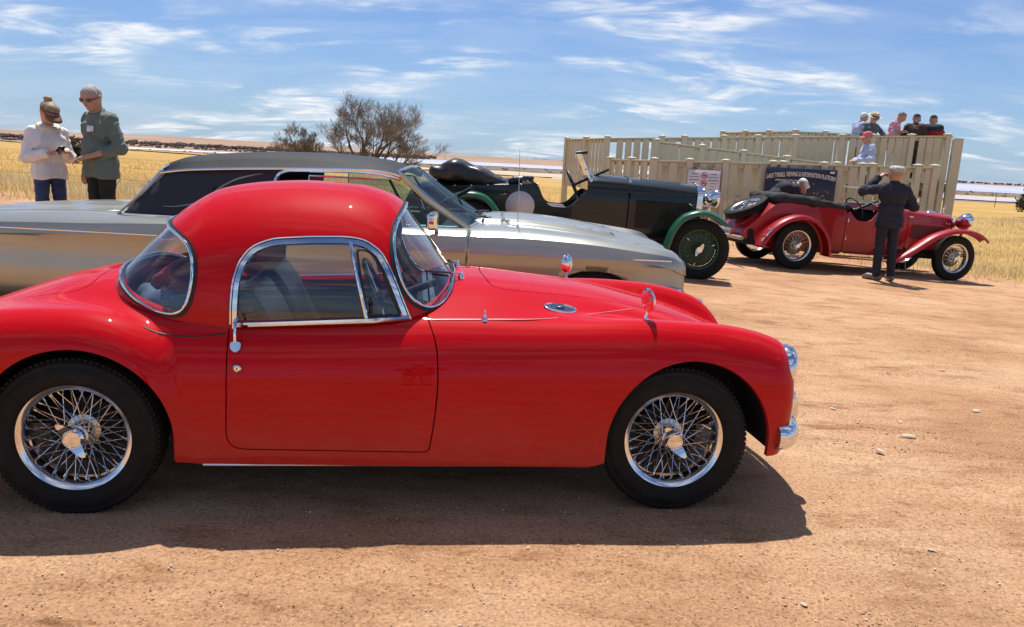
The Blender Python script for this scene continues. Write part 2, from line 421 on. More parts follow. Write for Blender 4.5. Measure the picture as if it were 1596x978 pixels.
# ------------------------------------------------------------------ terrain
def vnoise(x, y, seed=0):
    xi = np.floor(x).astype(np.int64); yi = np.floor(y).astype(np.int64); fx = x-xi; fy = y-yi
    def h(a, b):
        n = (a*374761393+b*668265263+seed*974711) & 0x7fffffff; n = ((n ^ (n >> 13))*1274126177) & 0x7fffffff; return ((n ^ (n >> 16)) & 0xffff)/65535.0
    u = fx*fx*(3-2*fx); v = fy*fy*(3-2*fy)
    return (h(xi, yi)*(1-u)+h(xi+1, yi)*u)*(1-v)+(h(xi, yi+1)*(1-u)+h(xi+1, yi+1)*u)*v
def fbm(x, y, oct=4, seed=0):
    s = 0; a = .5
    for o in range(oct): s = s+a*vnoise(x*2**o, y*2**o, seed+o*17); a *= .5
    return s
_slope = pchip([-60, -20, -5, -.5, 2.4, 4.3, 7, 12, 30, 80], [.75, .48, .21, .14, .06, .01, -.11, -.25, -.35, -.40])
def ground_z(X, Y):
    """lie of the land without the fine relief"""
    X = np.asarray(X, float); Y = np.asarray(Y, float)
    g = _slope(X)*sstep(5.0, 9.0, Y)
    crest = 60+10*(fbm(X*.03+9, X*0, 2)-.5)+.12*np.maximum(-X, 0)
    return g-9.2*sstep(crest, crest+150, Y)
def gz(x, y): return float(ground_z(np.array([x]), np.array([y]))[0])
def dirt_edge(X):
    """distance at which the bare earth gives way to straw"""
    return np.interp(X, [-40, -12, -7, -3, 0, 3, 7.5, 9, 12, 40], [16.0, 15.2, 14.6, 15.2, 16.5, 16.2, 13.6, 13.0, 12.6, 12])+1.6*(fbm(X*.35+3, X*0+1, 3)-.45)
def axis(segs):
    out = []
    for a, b, h in segs: out.append(np.arange(a, b, h))
    return np.concatenate(out+[[segs[-1][1]]])
gx_ = axis([(-420, -60, 12), (-60, -16, 1.2), (-16, -5, .16), (-5, 5.5, .032), (5.5, 14, .13), (14, 60, 1.2), (60, 520, 12)])
gy_ = axis([(-14, .8, .35), (.8, 6.2, .032), (6.2, 16, .09), (16, 30, .35), (30, 130, 1.6), (130, 440, 12)])
GX, GY = np.meshgrid(gx_, gy_, indexing='ij')
GZ = ground_z(GX, GY)
near = np.exp(-((GX/14)**2+((GY-5)/12)**2))
GZ += near*(.028*(fbm(GX*1.1, GY*1.1, 3, 5)-.47)+.010*(fbm(GX*7, GY*7, 3, 9)-.47)+.006*(fbm(GX*24, GY*24, 2, 3)-.4))
# wheel ruts scuffed across the open patch on the right
for (ax_, ay_, bx_, by_, w_, d_) in ((1.9, 7.4, 4.6, 6.9, .10, .018), (3.2, 6.6, 5.6, 6.2, .09, .02), (2.3, 5.9, 4.2, 5.3, .12, .014), (1.6, 4.2, 3.4, 3.7, .10, .014), (-2.2, 2.3, -.4, 2.2, .10, .010)):
    dx, dy = bx_-ax_, by_-ay_; L = math.hypot(dx, dy); t = ((GX-ax_)*dx+(GY-ay_)*dy)/L/L; dd = ((GX-ax_)*-dy+(GY-ay_)*dx)/L+.06*np.sin(t*9)
    GZ -= d_*np.exp(-(dd/w_)**2)*sstep(-.1, .1, t)*sstep(1.1, .9, t)*(.4+fbm(GX*5, GY*5, 2, 4))
mga_flat = np.exp(-(((GX+.5)/2.3)**6+((GY-3.65)/.95)**6)); GZ *= (1-.75*mga_flat)
ni, nj = GX.shape; idx = np.arange(ni*nj).reshape(ni, nj)
Fq = np.stack([idx[:-1, :-1], idx[1:, :-1], idx[1:, 1:], idx[:-1, 1:]], -1).reshape(-1, 4)
me = bpy.data.meshes.new('ground'); me.vertices.add(ni*nj); me.vertices.foreach_set('co', np.stack([GX, GY, GZ], -1).astype(np.float32).ravel())
me.loops.add(Fq.size); me.loops.foreach_set('vertex_index', Fq.ravel().astype(np.int32)); me.polygons.add(len(Fq))
me.polygons.foreach_set('loop_start', np.arange(0, Fq.size, 4, dtype=np.int32)); me.polygons.foreach_set('loop_total', np.full(len(Fq), 4, np.int32)); me.update(); me.validate(); me.shade_smooth()
at = me.attributes.new('straw', 'FLOAT', 'POINT'); straw = sstep(-.5, .9, GY-dirt_edge(GX)+1.2*(fbm(GX*.9, GY*.9, 3, 2)-.47)); at.data.foreach_set('value', straw.astype(np.float32).ravel())
def ground_material():
    m = bpy.data.materials.new('earth_and_straw'); m.use_nodes = True; t = m.node_tree; b = t.nodes['Principled BSDF']; L = t.links.new
    b.inputs['Roughness'].default_value = .95; b.inputs['Specular IOR Level'].default_value = .12
    co = t.nodes.new('ShaderNodeTexCoord')
    def noise(sc, det, ro=.55, stretch=None):
        n = t.nodes.new('ShaderNodeTexNoise'); n.inputs['Scale'].default_value = sc; n.inputs['Detail'].default_value = det; n.inputs['Roughness'].default_value = ro
        if stretch:
            mp = t.nodes.new('ShaderNodeMapping'); mp.inputs['Scale'].default_value = stretch; mp.inputs['Rotation'].default_value = (0, 0, R(8)); L(co.outputs['Object'], mp.inputs[0]); L(mp.outputs[0], n.inputs['Vector'])
        else: L(co.outputs['Object'], n.inputs['Vector'])
        return n.outputs['Fac']
    def ramp(v, *st):
        r = t.nodes.new('ShaderNodeValToRGB'); L(v, r.inputs[0]); e = r.color_ramp.elements
        while len(e) < len(st): e.new(.5)
        for k, (p, c) in enumerate(st): e[k].position = p; e[k].color = (*c, 1)
        return r.outputs[0]
    def mix(f, a, b_, mode='MIX'):
        x = t.nodes.new('ShaderNodeMix'); x.data_type = 'RGBA'; x.blend_type = mode
        for s, v in (('Factor', f), ('A', a), ('B', b_)):
            if isinstance(v, (int, float)): x.inputs[s].default_value = v
            elif isinstance(v, tuple): x.inputs[s].default_value = (*v, 1)
            else: L(v, x.inputs[s])
        return x.outputs['Result']
    big = ramp(noise(.8, 6), (.36, (.43, .240, .128)), (.50, (.515, .302, .172)), (.64, (.575, .362, .215)))
    mid = ramp(noise(4.2, 8, .65, (.55, 1.3, 1)), (.38, (.74, .67, .61)), (.47, (.97, .96, .95)), (.56, (1.0, 1.0, 1.0)), (.64, (1.12, 1.11, 1.09)))
    col = mix(.85, big, mid, 'MULTIPLY')
    grit = ramp(noise(75, 7, .75), (.385, (.46, .38, .32)), (.455, (.95, .94, .93)), (.55, (1.03, 1.03, 1.03)), (.63, (1.45, 1.43, 1.38)))
    col = mix(.95, col, grit, 'MULTIPLY')
    scuff = ramp(noise(2.1, 9, .72, (.45, 1.9, 1)), (.345, (.52, .44, .38)), (.40, (1, 1, 1)))
    col = mix(.75, col, scuff, 'MULTIPLY')
    st = ramp(noise(.22, 6, .6, (.35, 1.0, 1)), (.30, (.38, .225, .070)), (.5, (.46, .29, .095)), (.72, (.52, .355, .14)))
    st = mix(.7, st, ramp(noise(7, 6, .7), (.3, (.72, .68, .62)), (.5, (1, 1, 1)), (.75, (1.15, 1.15, 1.1))), 'MULTIPLY')
    a = t.nodes.new('ShaderNodeAttribute'); a.attribute_name = 'straw'
    L(mix(a.outputs['Fac'], col, st), b.inputs['Base Color'])
    bp = t.nodes.new('ShaderNodeBump'); bp.inputs['Strength'].default_value = .8; bp.inputs['Distance'].default_value = .025
    ad = t.nodes.new('ShaderNodeMath'); ad.operation = 'MULTIPLY_ADD'; L(noise(55, 8, .75), ad.inputs[0]); ad.inputs[1].default_value = .65; L(noise(9, 6, .6), ad.inputs[2])
    L(ad.outputs[0], bp.inputs['Height']); L(bp.outputs[0], b.inputs['Normal']); return m
ground = link('ground', me, ground_material()); tag(ground, kind='structure')

# pebbles strewn over the earth (too many to count), and the few pale stones one can pick out
def blob(seed, n=8, m=5, rough=.25):
    r_ = np.random.default_rng(seed); b = MB(); b.ball((0, 0, 0), 1.0, n, m); V = np.array(b.V)
    V *= 1+rough*(r_.random(len(V))[:, None]-.5)*2; return V, b.F
def scatter(name, n, area, size, m, seed, flat=.6):
    r_ = np.random.default_rng(seed); protos = [blob(seed+k, 6, 4, .22) for k in range(6)]; Vs, Fs = [], []; k0 = 0
    xs, ys = area(r_, n); zs = ground_z(xs, ys); sz = size[0]*(size[1]/size[0])**(r_.random(n)**2.6)
    for i in range(n):
        V, F = protos[i % 6]; a = r_.random()*6.28; c, s = math.cos(a), math.sin(a); q = V*np.array([1, .6+.5*r_.random(), flat])*sz[i]
        q = np.stack([q[:, 0]*c-q[:, 1]*s, q[:, 0]*s+q[:, 1]*c, q[:, 2]], 1)+np.array([xs[i], ys[i], zs[i]+sz[i]*.12]); Vs.append(q)
        Fs += [tuple(j+k0 for j in f) for f in F]; k0 += len(V)
    o = link(name, mesh_from(np.vstack(Vs), Fs, smooth=60), m); return tag(o, kind='stuff')
def fan(y0, y1, p=1.0):
    def f(r_, n):
        y = y0*(y1/y0)**(r_.random(n)**p); return (r_.random(n)*2-1)*(y*.74+.3), y
    return f
PEB = mat('pebble', (.46, .275, .155), .9, base2=(.62, .43, .28), vscale=4.0)
PEBD = mat('dark_clod', (.32, .18, .10), .95, base2=(.44, .26, .15), vscale=3.0)
scatter('gravel', 11000, fan(1.25, 8, .9), (.0012, .005), PEB, 11)
scatter('earth_clods', 1500, fan(1.3, 10, .8), (.0015, .005), PEBD, 23, .4)
STONE = mat('pale_stone', (.52, .38, .26), .9, base2=(.68, .55, .41), vscale=20, bump=.4, bscale=60)
def rut_clods(r_, n):
    segs = [(1.9, 7.4, 4.6, 6.9), (3.2, 6.6, 5.6, 6.2), (2.3, 5.9, 4.2, 5.3), (1.6, 4.2, 3.4, 3.7), (2.6, 3.3, 3.6, 2.9), (1.0, 2.5, 2.0, 2.1), (-1.0, 1.75, .4, 1.9), (.9, 1.7, 1.6, 2.2), (2.0, 4.5, 3.0, 4.1)]
    k = r_.integers(len(segs), size=n); s = np.array(segs)[k]; t = r_.random(n); g = r_.normal(0, .09, (n, 2)); c = np.floor(t*5)/5+.1; t = c+(t-c)*.55
    return s[:, 0]+(s[:, 2]-s[:, 0])*t+g[:, 0], s[:, 1]+(s[:, 3]-s[:, 1])*t+g[:, 1]*.6
scatter('rut_clods', 1900, rut_clods, (.002, .0085), PEBD, 31, .4)
scatter('pale_grit', 2600, fan(1.25, 7, .9), (.0016, .006), mat('pale_grit', (.60, .46, .32), .9, base2=(.74, .62, .48), vscale=5), 37)
stones = [((2.30, 4.28), .042, 'flat pale stone, the largest lying on the open earth ahead of the coupe'), ((2.02, 4.02), .026, 'pale stone beside the flat stone ahead of the coupe'),
          ((3.02, 4.86), .034, 'pale chalky stone alone on the open earth, beyond the flat stone'), ((2.05, 4.75), .022, None), ((2.38, 4.55), .018, None), ((3.35, 5.9), .022, None), ((4.15, 4.72), .016, None),
          ((-1.28, 1.72), .020, None), ((-1.68, 1.78), .014, None), ((.28, 1.77), .012, None), ((.62, 1.86), .012, None), ((1.05, 2.45), .014, None), ((1.25, 1.95), .016, None), ((1.72, 2.9), .014, None)]
sm = []
for k in range(3):
    V, F = blob(40+k, 12, 8, .16); V *= np.array([1, .66, .26]); sm.append(mesh_from(V, F, smooth=40)); sm[-1].materials.append(STONE)
for k, ((sx, sy), s, lb) in enumerate(stones):
    o = link('stone', sm[k % 3], None); o.location = (sx, sy, gz(sx, sy)+s*.12); o.scale = (s, s, s); o.rotation_euler = (0, 0, k*1.9)
    tag(o, lb or 'small pale pebble sticking out of the bare earth', 'stone', None if lb else 'loose pale pebbles on the earth')

# far country: plain, salt lake, shore strips, hill, woods
def sheet(name, near_pts, far_pts, z, m, seed, amp, thick=None):
    """an irregular strip of land or water between two edges given as (x, y) polylines"""
    n = 160; 
    def edge(P, s):
        P = np.array(P, float); t = np.linspace(0, 1, n); x = np.interp(t, np.linspace(0, 1, len(P)), P[:, 0]); y = np.interp(t, np.linspace(0, 1, len(P)), P[:, 1])
        return np.stack([x, y*(1+amp*(fbm(t*26, t*0+s, 4, s)-.47)*2), np.full(n, z)], 1)
    A = edge(near_pts, seed); B = edge(far_pts, seed+5); B[:, 1] = np.maximum(B[:, 1], A[:, 1]+.5)
    V = np.vstack([A, B]); F = [(i, i+1, n+i+1, n+i) for i in range(n-1)]
    return tag(link(name, mesh_from(V, F), m), kind='structure')
ZL = -9.2
PLAIN = mat('far_scrubland', (.20, .125, .085), .95, base2=(.34, .215, .145), vscale=.006, detail=9)
SHORE = mat('salt_scrub', (.085, .070, .050), .95, base2=(.22, .16, .10), vscale=.02, detail=9)
SALT = mat('salt_crust', (.48, .44, .42), .7, base2=(.62, .58, .56), vscale=.004)
SAND = mat('shore_sand', (.46, .34, .22), .95, base2=(.62, .50, .36), vscale=.01)
LAKE = mat('brine', (.40, .40, .50), .40, base2=(.54, .52, .58), vscale=.0016, spec=.35)
sheet('plain', [(-9000, 330), (9000, 330)], [(-14000, 14000), (14000, 14000)], ZL-.6, PLAIN, 1, 0)
sheet('lake', [(-260, 1020), (300, 940), (900, 900), (2600, 860)], [(-700, 2350), (200, 2600), (1500, 3200), (6000, 5200)], ZL-.2, LAKE, 3, .05)
sheet('salt_flat', [(-900, 760), (-420, 800), (-220, 840), (-60, 900)], [(-1300, 960), (-600, 1000), (-300, 1010), (-60, 990)], ZL-.15, SALT, 13, .03)
sheet('shore', [(-700, 610), (0, 630), (800, 700), (1400, 760)], [(-900, 800), (0, 900), (700, 860), (1600, 850)], ZL-.1, SHORE, 7, .06)
sheet('salt_flat', [(-300, 470), (0, 500), (300, 480), (900, 470)], [(-420, 560), (0, 640), (420, 640), (1100, 660)], ZL-.05, SAND, 9, .05)
sheet('salt_pond', [(20, 470), (120, 500), (420, 470), (900, 430)], [(20, 500), (130, 540), (470, 545), (1000, 560)], ZL, LAKE, 21, .02)
def hill():
    n, k = 120, 9; X = np.linspace(-2400, 700, n); V = []
    H = np.interp(X, [-2400, -1700, -1250, -950, -560, -150, 300, 700], [20, 20, 22, 26.5, 20, 14, 9.5, 4.0])
    for i in range(n):
        for j in range(k):
            t = j/(k-1); V.append((X[i]*(1+.25*t), 1500+1500*t, ZL-.7+H[i]*math.sin(t*math.pi/2)*(1+.04*(fbm(np.array([X[i]*.004]), np.array([t]), 3)[0]-.5))))
    F = [(i*k+j, (i+1)*k+j, (i+1)*k+j+1, i*k+j+1) for i in range(n-1) for j in range(k-1)]
    return mesh_from(V, F, smooth=180)
tag(link('hill', hill(), mat('hill_earth', (.27, .165, .10), .95, base2=(.37, .235, .15), vscale=.004)), kind='structure')
def woodland(name, pts, m, seed):
    r_ = np.random.default_rng(seed); protos = [blob(seed+k, 9, 6, .33) for k in range(5)]; Vs, Fs, k0 = [], [], 0
    for x, y, z, s in pts:
        for q in range(3):
            V, F = protos[r_.integers(5)]; w = V*np.array([s*(.5+.5*r_.random()), s*.5, s*(.30+.25*r_.random())])+np.array([x+(r_.random()-.5)*s, y+(r_.random()-.5)*s, z+s*(.25+.25*r_.random())])
            Vs.append(w); Fs += [tuple(j+k0 for j in f) for f in F]; k0 += len(V)
    return tag(link(name, mesh_from(np.vstack(Vs), Fs), m), kind='stuff')
FARLEAF = mat('hazed_foliage', (.105, .092, .075), .95, base2=(.18, .15, .12), vscale=.15)  # distance haze put into the leaf colour: lightened and greyed
pts = []
for k in range(950):
    x = -1300+1130*rng.random()**.9; y = 1480+160*rng.random(); pts.append((x, y, ZL+1.0+2.5*rng.random()*rng.random(), 2.5+3.6*rng.random()))
for k in range(200):
    x = -950+720*rng.random(); y = 1130+260*rng.random(); pts.append((x, y, ZL-.6, 1.5+2.5*rng.random()))
woodland('far_woodland', pts, FARLEAF, 51)
pts = [(-300+5200*rng.random()**1.3, 5400+1200*rng.random(), ZL+2, 6+9*rng.random()) for _ in range(420)]
woodland('skyline_scrub', pts, mat('skyline_scrub', (.10, .10, .10), .95, base2=(.16, .15, .14), vscale=.02), 61)
pts = [(-700+1900*rng.random(), 640+230*rng.random(), ZL-.3, .5+.9*rng.random()) for _ in range(700)]
woodland('shore_scrub', pts, FARLEAF, 71)

# ------------------------------------------------------------------ dry grass (uncountable)
def blades(name, xs, ys, hs, ws, m, seed, lean=.5):
    r_ = np.random.default_rng(seed); n = len(xs); z = ground_z(xs, ys); a = r_.random(n)*6.283; b = r_.random(n)*6.283; le = lean*hs*r_.random(n)
    c, s = np.cos(a)*ws, np.sin(a)*ws; lx, ly = np.cos(b)*le, np.sin(b)*le
    V = np.empty((n, 5, 3)); V[:, 0] = np.stack([xs-c, ys-s, z-.01], 1); V[:, 1] = np.stack([xs+c, ys+s, z-.01], 1)
    V[:, 2] = np.stack([xs+c*.7+lx*.35, ys+s*.7+ly*.35, z+hs*.6], 1); V[:, 3] = np.stack([xs-c*.7+lx*.35, ys-s*.7+ly*.35, z+hs*.6], 1); V[:, 4] = np.stack([xs+lx, ys+ly, z+hs], 1)
    I = (np.arange(n)*5)[:, None]; F = np.concatenate([I+np.array([[0, 1, 2, 3]])], 0).tolist()+(I+np.array([[3, 2, 4]])).tolist()
    return tag(link(name, mesh_from(V.reshape(-1, 3), F), m), kind='stuff')
STRAW = leaf_mat('dry_grass', (.55, .43, .23), (.74, .62, .38), 1.6)
STUB = leaf_mat('stubble', (.52, .335, .11), (.66, .46, .18), .7)
def field_pts(n, y0, y1, xa, xb, r_, keep=None):
    y = y0+(y1-y0)*r_.random(n)**1.25; x = xa(y)+(xb(y)-xa(y))*r_.random(n)
    k = y > dirt_edge(x)+.5*r_.random(n)-1.7*r_.random(n)**4+.9*(fbm(x*1.6, y*1.6, 2, 77)-.5)
    if keep is not None: k &= keep(x, y)
    return x[k], y[k]
r_ = np.random.default_rng(5)
x, y = field_pts(30000, 14.0, 40, lambda y: -.70*y-1, lambda y: .30*y, r_)
blades('stubble', x, y, .04+.10*r_.random(len(x)), .004+.004*r_.random(len(x)), STUB, 3)
x, y = field_pts(15000, 13.8, 19.5, lambda y: -.70*y-1, lambda y: .20*y, r_, lambda x, y: fbm(x*.5, y*.8, 3, 8) > .40)
blades('verge_grass', x, y, .10+.26*r_.random(len(x))**1.5, .004+.005*r_.random(len(x)), STRAW, 4)
x, y = field_pts(30000, 11.5, 40, lambda y: .28*y, lambda y: .74*y+1, r_)
cl_ = fbm(x*.35, y*.5, 3, 15)
blades('tall_dry_grass', x, y, (.07+.36*sstep(.46, .68, cl_))*(.4+.6*r_.random(len(x))), .004+.005*r_.random(len(x)), STRAW, 6)

# ------------------------------------------------------------------ red coupe: surfaces
_zt = pchip([-2.1,-1.95,-1.81,-1.64,-1.47,-1.325,-1.2,-.6,0,.36,.65,.876,1.2,1.4,1.6,1.8,1.9],
            [.50,.62,.70,.767,.827,.868,.888,.90,.91,.911,.889,.868,.808,.752,.675,.56,.48])
_wm = pchip([-2.1,-1.8,-1.4,-.8,0,.5,1.0,1.5,1.9], [.42,.55,.63,.668,.675,.645,.60,.52,.42])
_ft = pchip([-.95,-.5,-.1,.2,.64,1.07,1.355,1.5,1.65,1.8], [.69,.71,.742,.768,.788,.806,.795,.776,.735,.64])
_fo = pchip([-.95,-.4,.1,.6,1.2,1.6,1.8], [.668,.682,.695,.708,.726,.705,.66])
_gz = pchip([-1.3,-1.2,-1.1,-1.0,-.9,-.754,-.562,-.396,-.199,-.057,.02,.09,.18,.28,.36,.42],
            [.74,.86,.975,1.08,1.175,1.258,1.291,1.301,1.296,1.268,1.225,1.14,1.03,.90,.78,.68])
_gy = pchip([-1.3,-1.2,-1.05,-.85,-.5,-.1,.05,.15,.25,.33,.42], [.26,.38,.49,.565,.60,.60,.575,.53,.43,.29,.1])
def mga_body(X, Y, Z):
    Y = np.abs(Y)
    zm = .50; w = _wm(X); ht = np.maximum(_zt(X)-zm, .02)
    up_ = Z > zm
    q = np.where(up_, (Y/w)**2.5+np.maximum(Z-zm, 0)**2.5/ht**2.5, (Y/w)**4+(np.maximum(zm-Z, 0)/.47)**4)
    m = (q**np.where(up_, .4, .25)-1)*np.minimum(w, np.where(up_, ht, .47))*.95
    ry = .165; yc = _fo(X)-ry; zf = .47; hf = np.maximum(_ft(X)-zf, .02)
    zz = np.where(Z > zf, (Z-zf)/hf, (zf-Z)/.52); r_ = (np.abs(Y-yc)/ry)**2.4+np.abs(zz)**2.4
    f = (r_**(1/2.4)-1)*ry
    d = smin(m, f, .055)
    dx = X+1.235; dz = Z-.33
    e = (np.abs(dx)/np.where(dx > 0, .475, .80))**2.35+(np.abs(dz)/np.where(dz > 0, .472, .50))**2.35
    d2 = (e**(1/2.35)-1)*.46; rr = .15
    a = np.maximum(d2+rr, 0); b = np.maximum(Y-(.735-rr), 0)
    rf = np.sqrt(a*a+b*b)-rr+np.minimum(np.maximum(d2+rr, Y-(.735-rr)), 0); rf = np.maximum(rf, .38-Y)
    d = smin(d, rf, .035)
    nose = X-(1.838-.10*(Y/.6)**2.2-.55*(Z-.47)**2-.9*np.maximum(.34-Z, 0)**2)
    d = smax(d, nose*.9, .055)
    tail = -X-(2.03-.22*(Y/.6)**2.2-.5*(Z-.42)**2)
    return smax(d, tail*.9, .12)
def mga_roof(X, Y, Z):
    Y = np.abs(Y); zb = .68; h = np.maximum(_gz(X)-zb, .02); w = np.maximum(_gy(X), .05)
    q = (Y/w)**2.6+(np.maximum(Z-zb, 0)/h)**2.6
    return (q**(1/2.6)-1)*np.minimum(w, h)
#CUT
def on_surf(f, x, z, side=-1, y0=.2, y1=.9):
    """|y| where the surface f crosses the line through (x, z)"""
    y = np.linspace(y0, y1, 400); v = f(np.full(400, x), y, np.full(400, z)); k = int(np.argmax(v > 0))
    if k == 0: return np.array([x, side*y0, z])
    t = v[k-1]/(v[k-1]-v[k]); return np.array([x, side*(y[k-1]+t*(y[k]-y[k-1])), z])
def on_top(f, x, y, z0=.5, z1=1.4):
    z = np.linspace(z1, z0, 500); v = f(np.full(500, x), np.full(500, y), z); k = int(np.argmax(v < 0)); return np.array([x, y, z[k]])

def wire_wheel(parent, c, side, R_rim, R_tyre, w, rim_m, spoke_m, hub_m, tyre_m=None, nsp=64, ear=0.6, ear_n=2, ear_s=1.0, hub_r=.042, hub_out=.045, dish=.03, name='wheel', cap_m=None, lock=0.0, split=True):
    """wire wheel with tyre; parts are built facing -y and turned for the other side"""
    cap_m = cap_m or CHROME
    ry = R(180) if side > 0 else 0
    b = MB(); hw = w*.36
    prof = [(R_rim*.90, hw-.03), (R_rim*.885, hw*.2), (R_rim*.86, -hw*.15), (R_rim*.875, -hw*.60), (R_rim*.895, -hw*.92), (R_rim*.905, -hw*.98), (R_rim*.975, -hw*1.10),
            (R_rim*.99, -hw*1.13), (R_rim, -hw*1.08), (R_rim*.99, -hw*.8), (R_rim*.95, -hw*.5), (R_rim*.93, hw*.6), (R_rim*.99, hw*1.0), (R_rim*.93, hw*.98)]
    b.lathe(prof, 64, 'y', closed=True)
    rim = b.build(name, rim_m, parent, smooth=50); rim.location = c; rim.rotation_euler = (0, 0, ry+lock)
    t = MB(); dR = R_tyre-R_rim
    pr = [(R_rim*.965, -hw*.98), (R_rim*1.0, -w*.43), (R_rim+dR*.16, -w*.475), (R_rim+dR*.20, -w*.475), (R_rim+dR*.4, -w*.50), (R_rim+dR*.62, -w*.485), (R_rim+dR*.64, -w*.475), (R_rim+dR*.80, -w*.44), (R_rim+dR*.84, -w*.445),
          (R_rim+dR*.93, -w*.40), (R_tyre-.004, -w*.345), (R_tyre, -w*.30), (R_tyre-.006, -w*.20), (R_tyre-.006, -w*.17), (R_tyre, -w*.15), (R_tyre, -w*.04), (R_tyre-.006, -w*.02)]
    pr = pr+[(r, -a) for r, a in pr[::-1]]
    t.lathe(pr, 88, 'y')
    ntread = 88                                   # tread blocks round the shoulder
    for k in range(ntread):
        a = 2*math.pi*(k+.5)/ntread
        for sd in (-1, 1):
            m_ = Matrix.Rotation(a, 3, 'Y')
            t.box(m_ @ Vector((R_tyre-.0052, sd*w*.335, 0)), (.013, w*.10, 2*math.pi*R_tyre/ntread*.62), m_)
    ty = t.build('tyre', tyre_m or RUBBER, rim, smooth=35)
    s = MB(); n3 = nsp//4; r0 = hub_r*1.05; r1 = hub_r*1.35
    for k in range(n3):
        a = 2*math.pi*k/n3
        for sgn, aw, hy, rh, ry_ in ((1, 1.05, -hub_out*.55, r0, hw*.15), (-1, 1.05, -hub_out*.55, r0, -hw*.05), (1, .62, hw*.65, r1, -hw*.35), (-1, .62, hw*.65, r1, -hw*.5)):
            ar = a+(.5 if hy > 0 else 0)*2*math.pi/n3; ah = ar+sgn*aw; ar += sgn*.10
            p = Vector((rh*math.cos(ah), hy, rh*math.sin(ah))); q = Vector((R_rim*.875*math.cos(ar), ry_, R_rim*.875*math.sin(ar)))
            s.tube([p, q], R_rim*.0085, 5, caps=False)
            d = (p-q).normalized(); s.tube([q, q+d*R_rim*.06], R_rim*.017, 5, caps=False)
    tag(s.build('spokes', spoke_m, rim, smooth=60), kind='stuff')
    h = MB(); ho = -hub_out
    h.lathe([(0, hw), (hub_r*1.5, hw), (hub_r*1.55, hw*.6), (hub_r*1.1, hw*.5), (hub_r, ho*.5), (hub_r*1.12, ho*.55), (hub_r*1.12, ho*.72), (hub_r*.95, ho*.8), (hub_r*.9, ho), (0, ho)], 28, 'y')
    h.build('hub', hub_m, rim, smooth=45)
    d = MB(); d.lathe([(0, hw*.9), (R_rim*.62, hw*.9), (R_rim*.62, hw*1.3), (R_rim*.3, hw*1.5)], 32, 'y'); d.build('brake_drum', DARK, rim)
    e = MB(); er = hub_r
    e.lathe([(er*1.0, ho), (er*1.02, ho-.012), (er*.86, ho-.020), (er*.80, ho-.024), (er*.74, ho-.024), (er*.70, ho-.021), (er*.2, ho-.023), (0, ho-.023)], 28, 'y')
    for k in range(ear_n):
        a = ear+2*math.pi*k/ear_n; ca, sa = math.cos(a), math.sin(a)
        rowp = [(er*(1+(q-1)*ear_s), wd*(.5+.5*ear_s), yy) for q, wd, yy in ((.55, .95, .000), (1.0, .80, -.006), (1.45, .62, -.012), (1.9, .42, -.016), (2.15, .20, -.017))]
        V = []
        for rr, wd, yy in rowp:
            off = (rr-er)*.30
            for tsgn, dy in ((-1, -.006), (1, -.006), (1, .008), (-1, .008)):
                u = tsgn*wd*er*.72+off
                V.append((rr*ca-u*sa, ho-.010+yy+dy, rr*sa+u*ca))
        F = [(0, 1, 2, 3), (16, 19, 18, 17)]+[(i*4+j, (i+1)*4+j, (i+1)*4+(j+1) % 4, i*4+(j+1) % 4) for i in range(4) for j in range(4)]
        e.add(V, F)
    e.build('wheel_spinner', cap_m, rim, smooth=35)
    return rim

# ------------------------------------------------------------------ red coupe: object
MGA = empty('red_coupe', (-.5568, 3.6726, 0), R(7.456), 'glossy red fifties sports coupe with rounded roof and chrome wire wheels', 'car')
RED = mat('red_paint', (0.52, 0.003, 0.006), 0.45, coat=.45, var=0.04, vscale=2.0, coat_rough=0.02, spec=.02)
RUB = mat('rubber_seal', (0.014, 0.014, 0.014), 0.5, var=.2)
def dusty(m, z0, z1, amount, colour=(.40, .25, .15)):
    """road dust thrown up on the lowest part of a painted body"""
    t = m.node_tree; L = t.links.new; bs = t.nodes['Principled BSDF']; src = bs.inputs['Base Color'].links[0].from_socket
    co = t.nodes.new('ShaderNodeTexCoord'); sp = t.nodes.new('ShaderNodeSeparateXYZ'); L(co.outputs['Object'], sp.inputs[0])
    mr = t.nodes.new('ShaderNodeMapRange'); L(sp.outputs[2], mr.inputs[0]); mr.inputs[1].default_value = z1; mr.inputs[2].default_value = z0; mr.inputs[3].default_value = 0; mr.inputs[4].default_value = amount
    n = t.nodes.new('ShaderNodeTexNoise'); n.inputs['Scale'].default_value = 11; n.inputs['Detail'].default_value = 9; n.inputs['Roughness'].default_value = .7; L(co.outputs['Object'], n.inputs['Vector'])
    mu = t.nodes.new('ShaderNodeMath'); mu.operation = 'MULTIPLY'; mu.use_clamp = True; L(mr.outputs[0], mu.inputs[0]); L(n.outputs['Fac'], mu.inputs[1])
    mx = t.nodes.new('ShaderNodeMix'); mx.data_type = 'RGBA'; L(mu.outputs[0], mx.inputs['Factor']); L(src, mx.inputs['A']); mx.inputs['B'].default_value = (*colour, 1); L(mx.outputs['Result'], bs.inputs['Base Color'])
dusty(RED, .18, .50, .28)
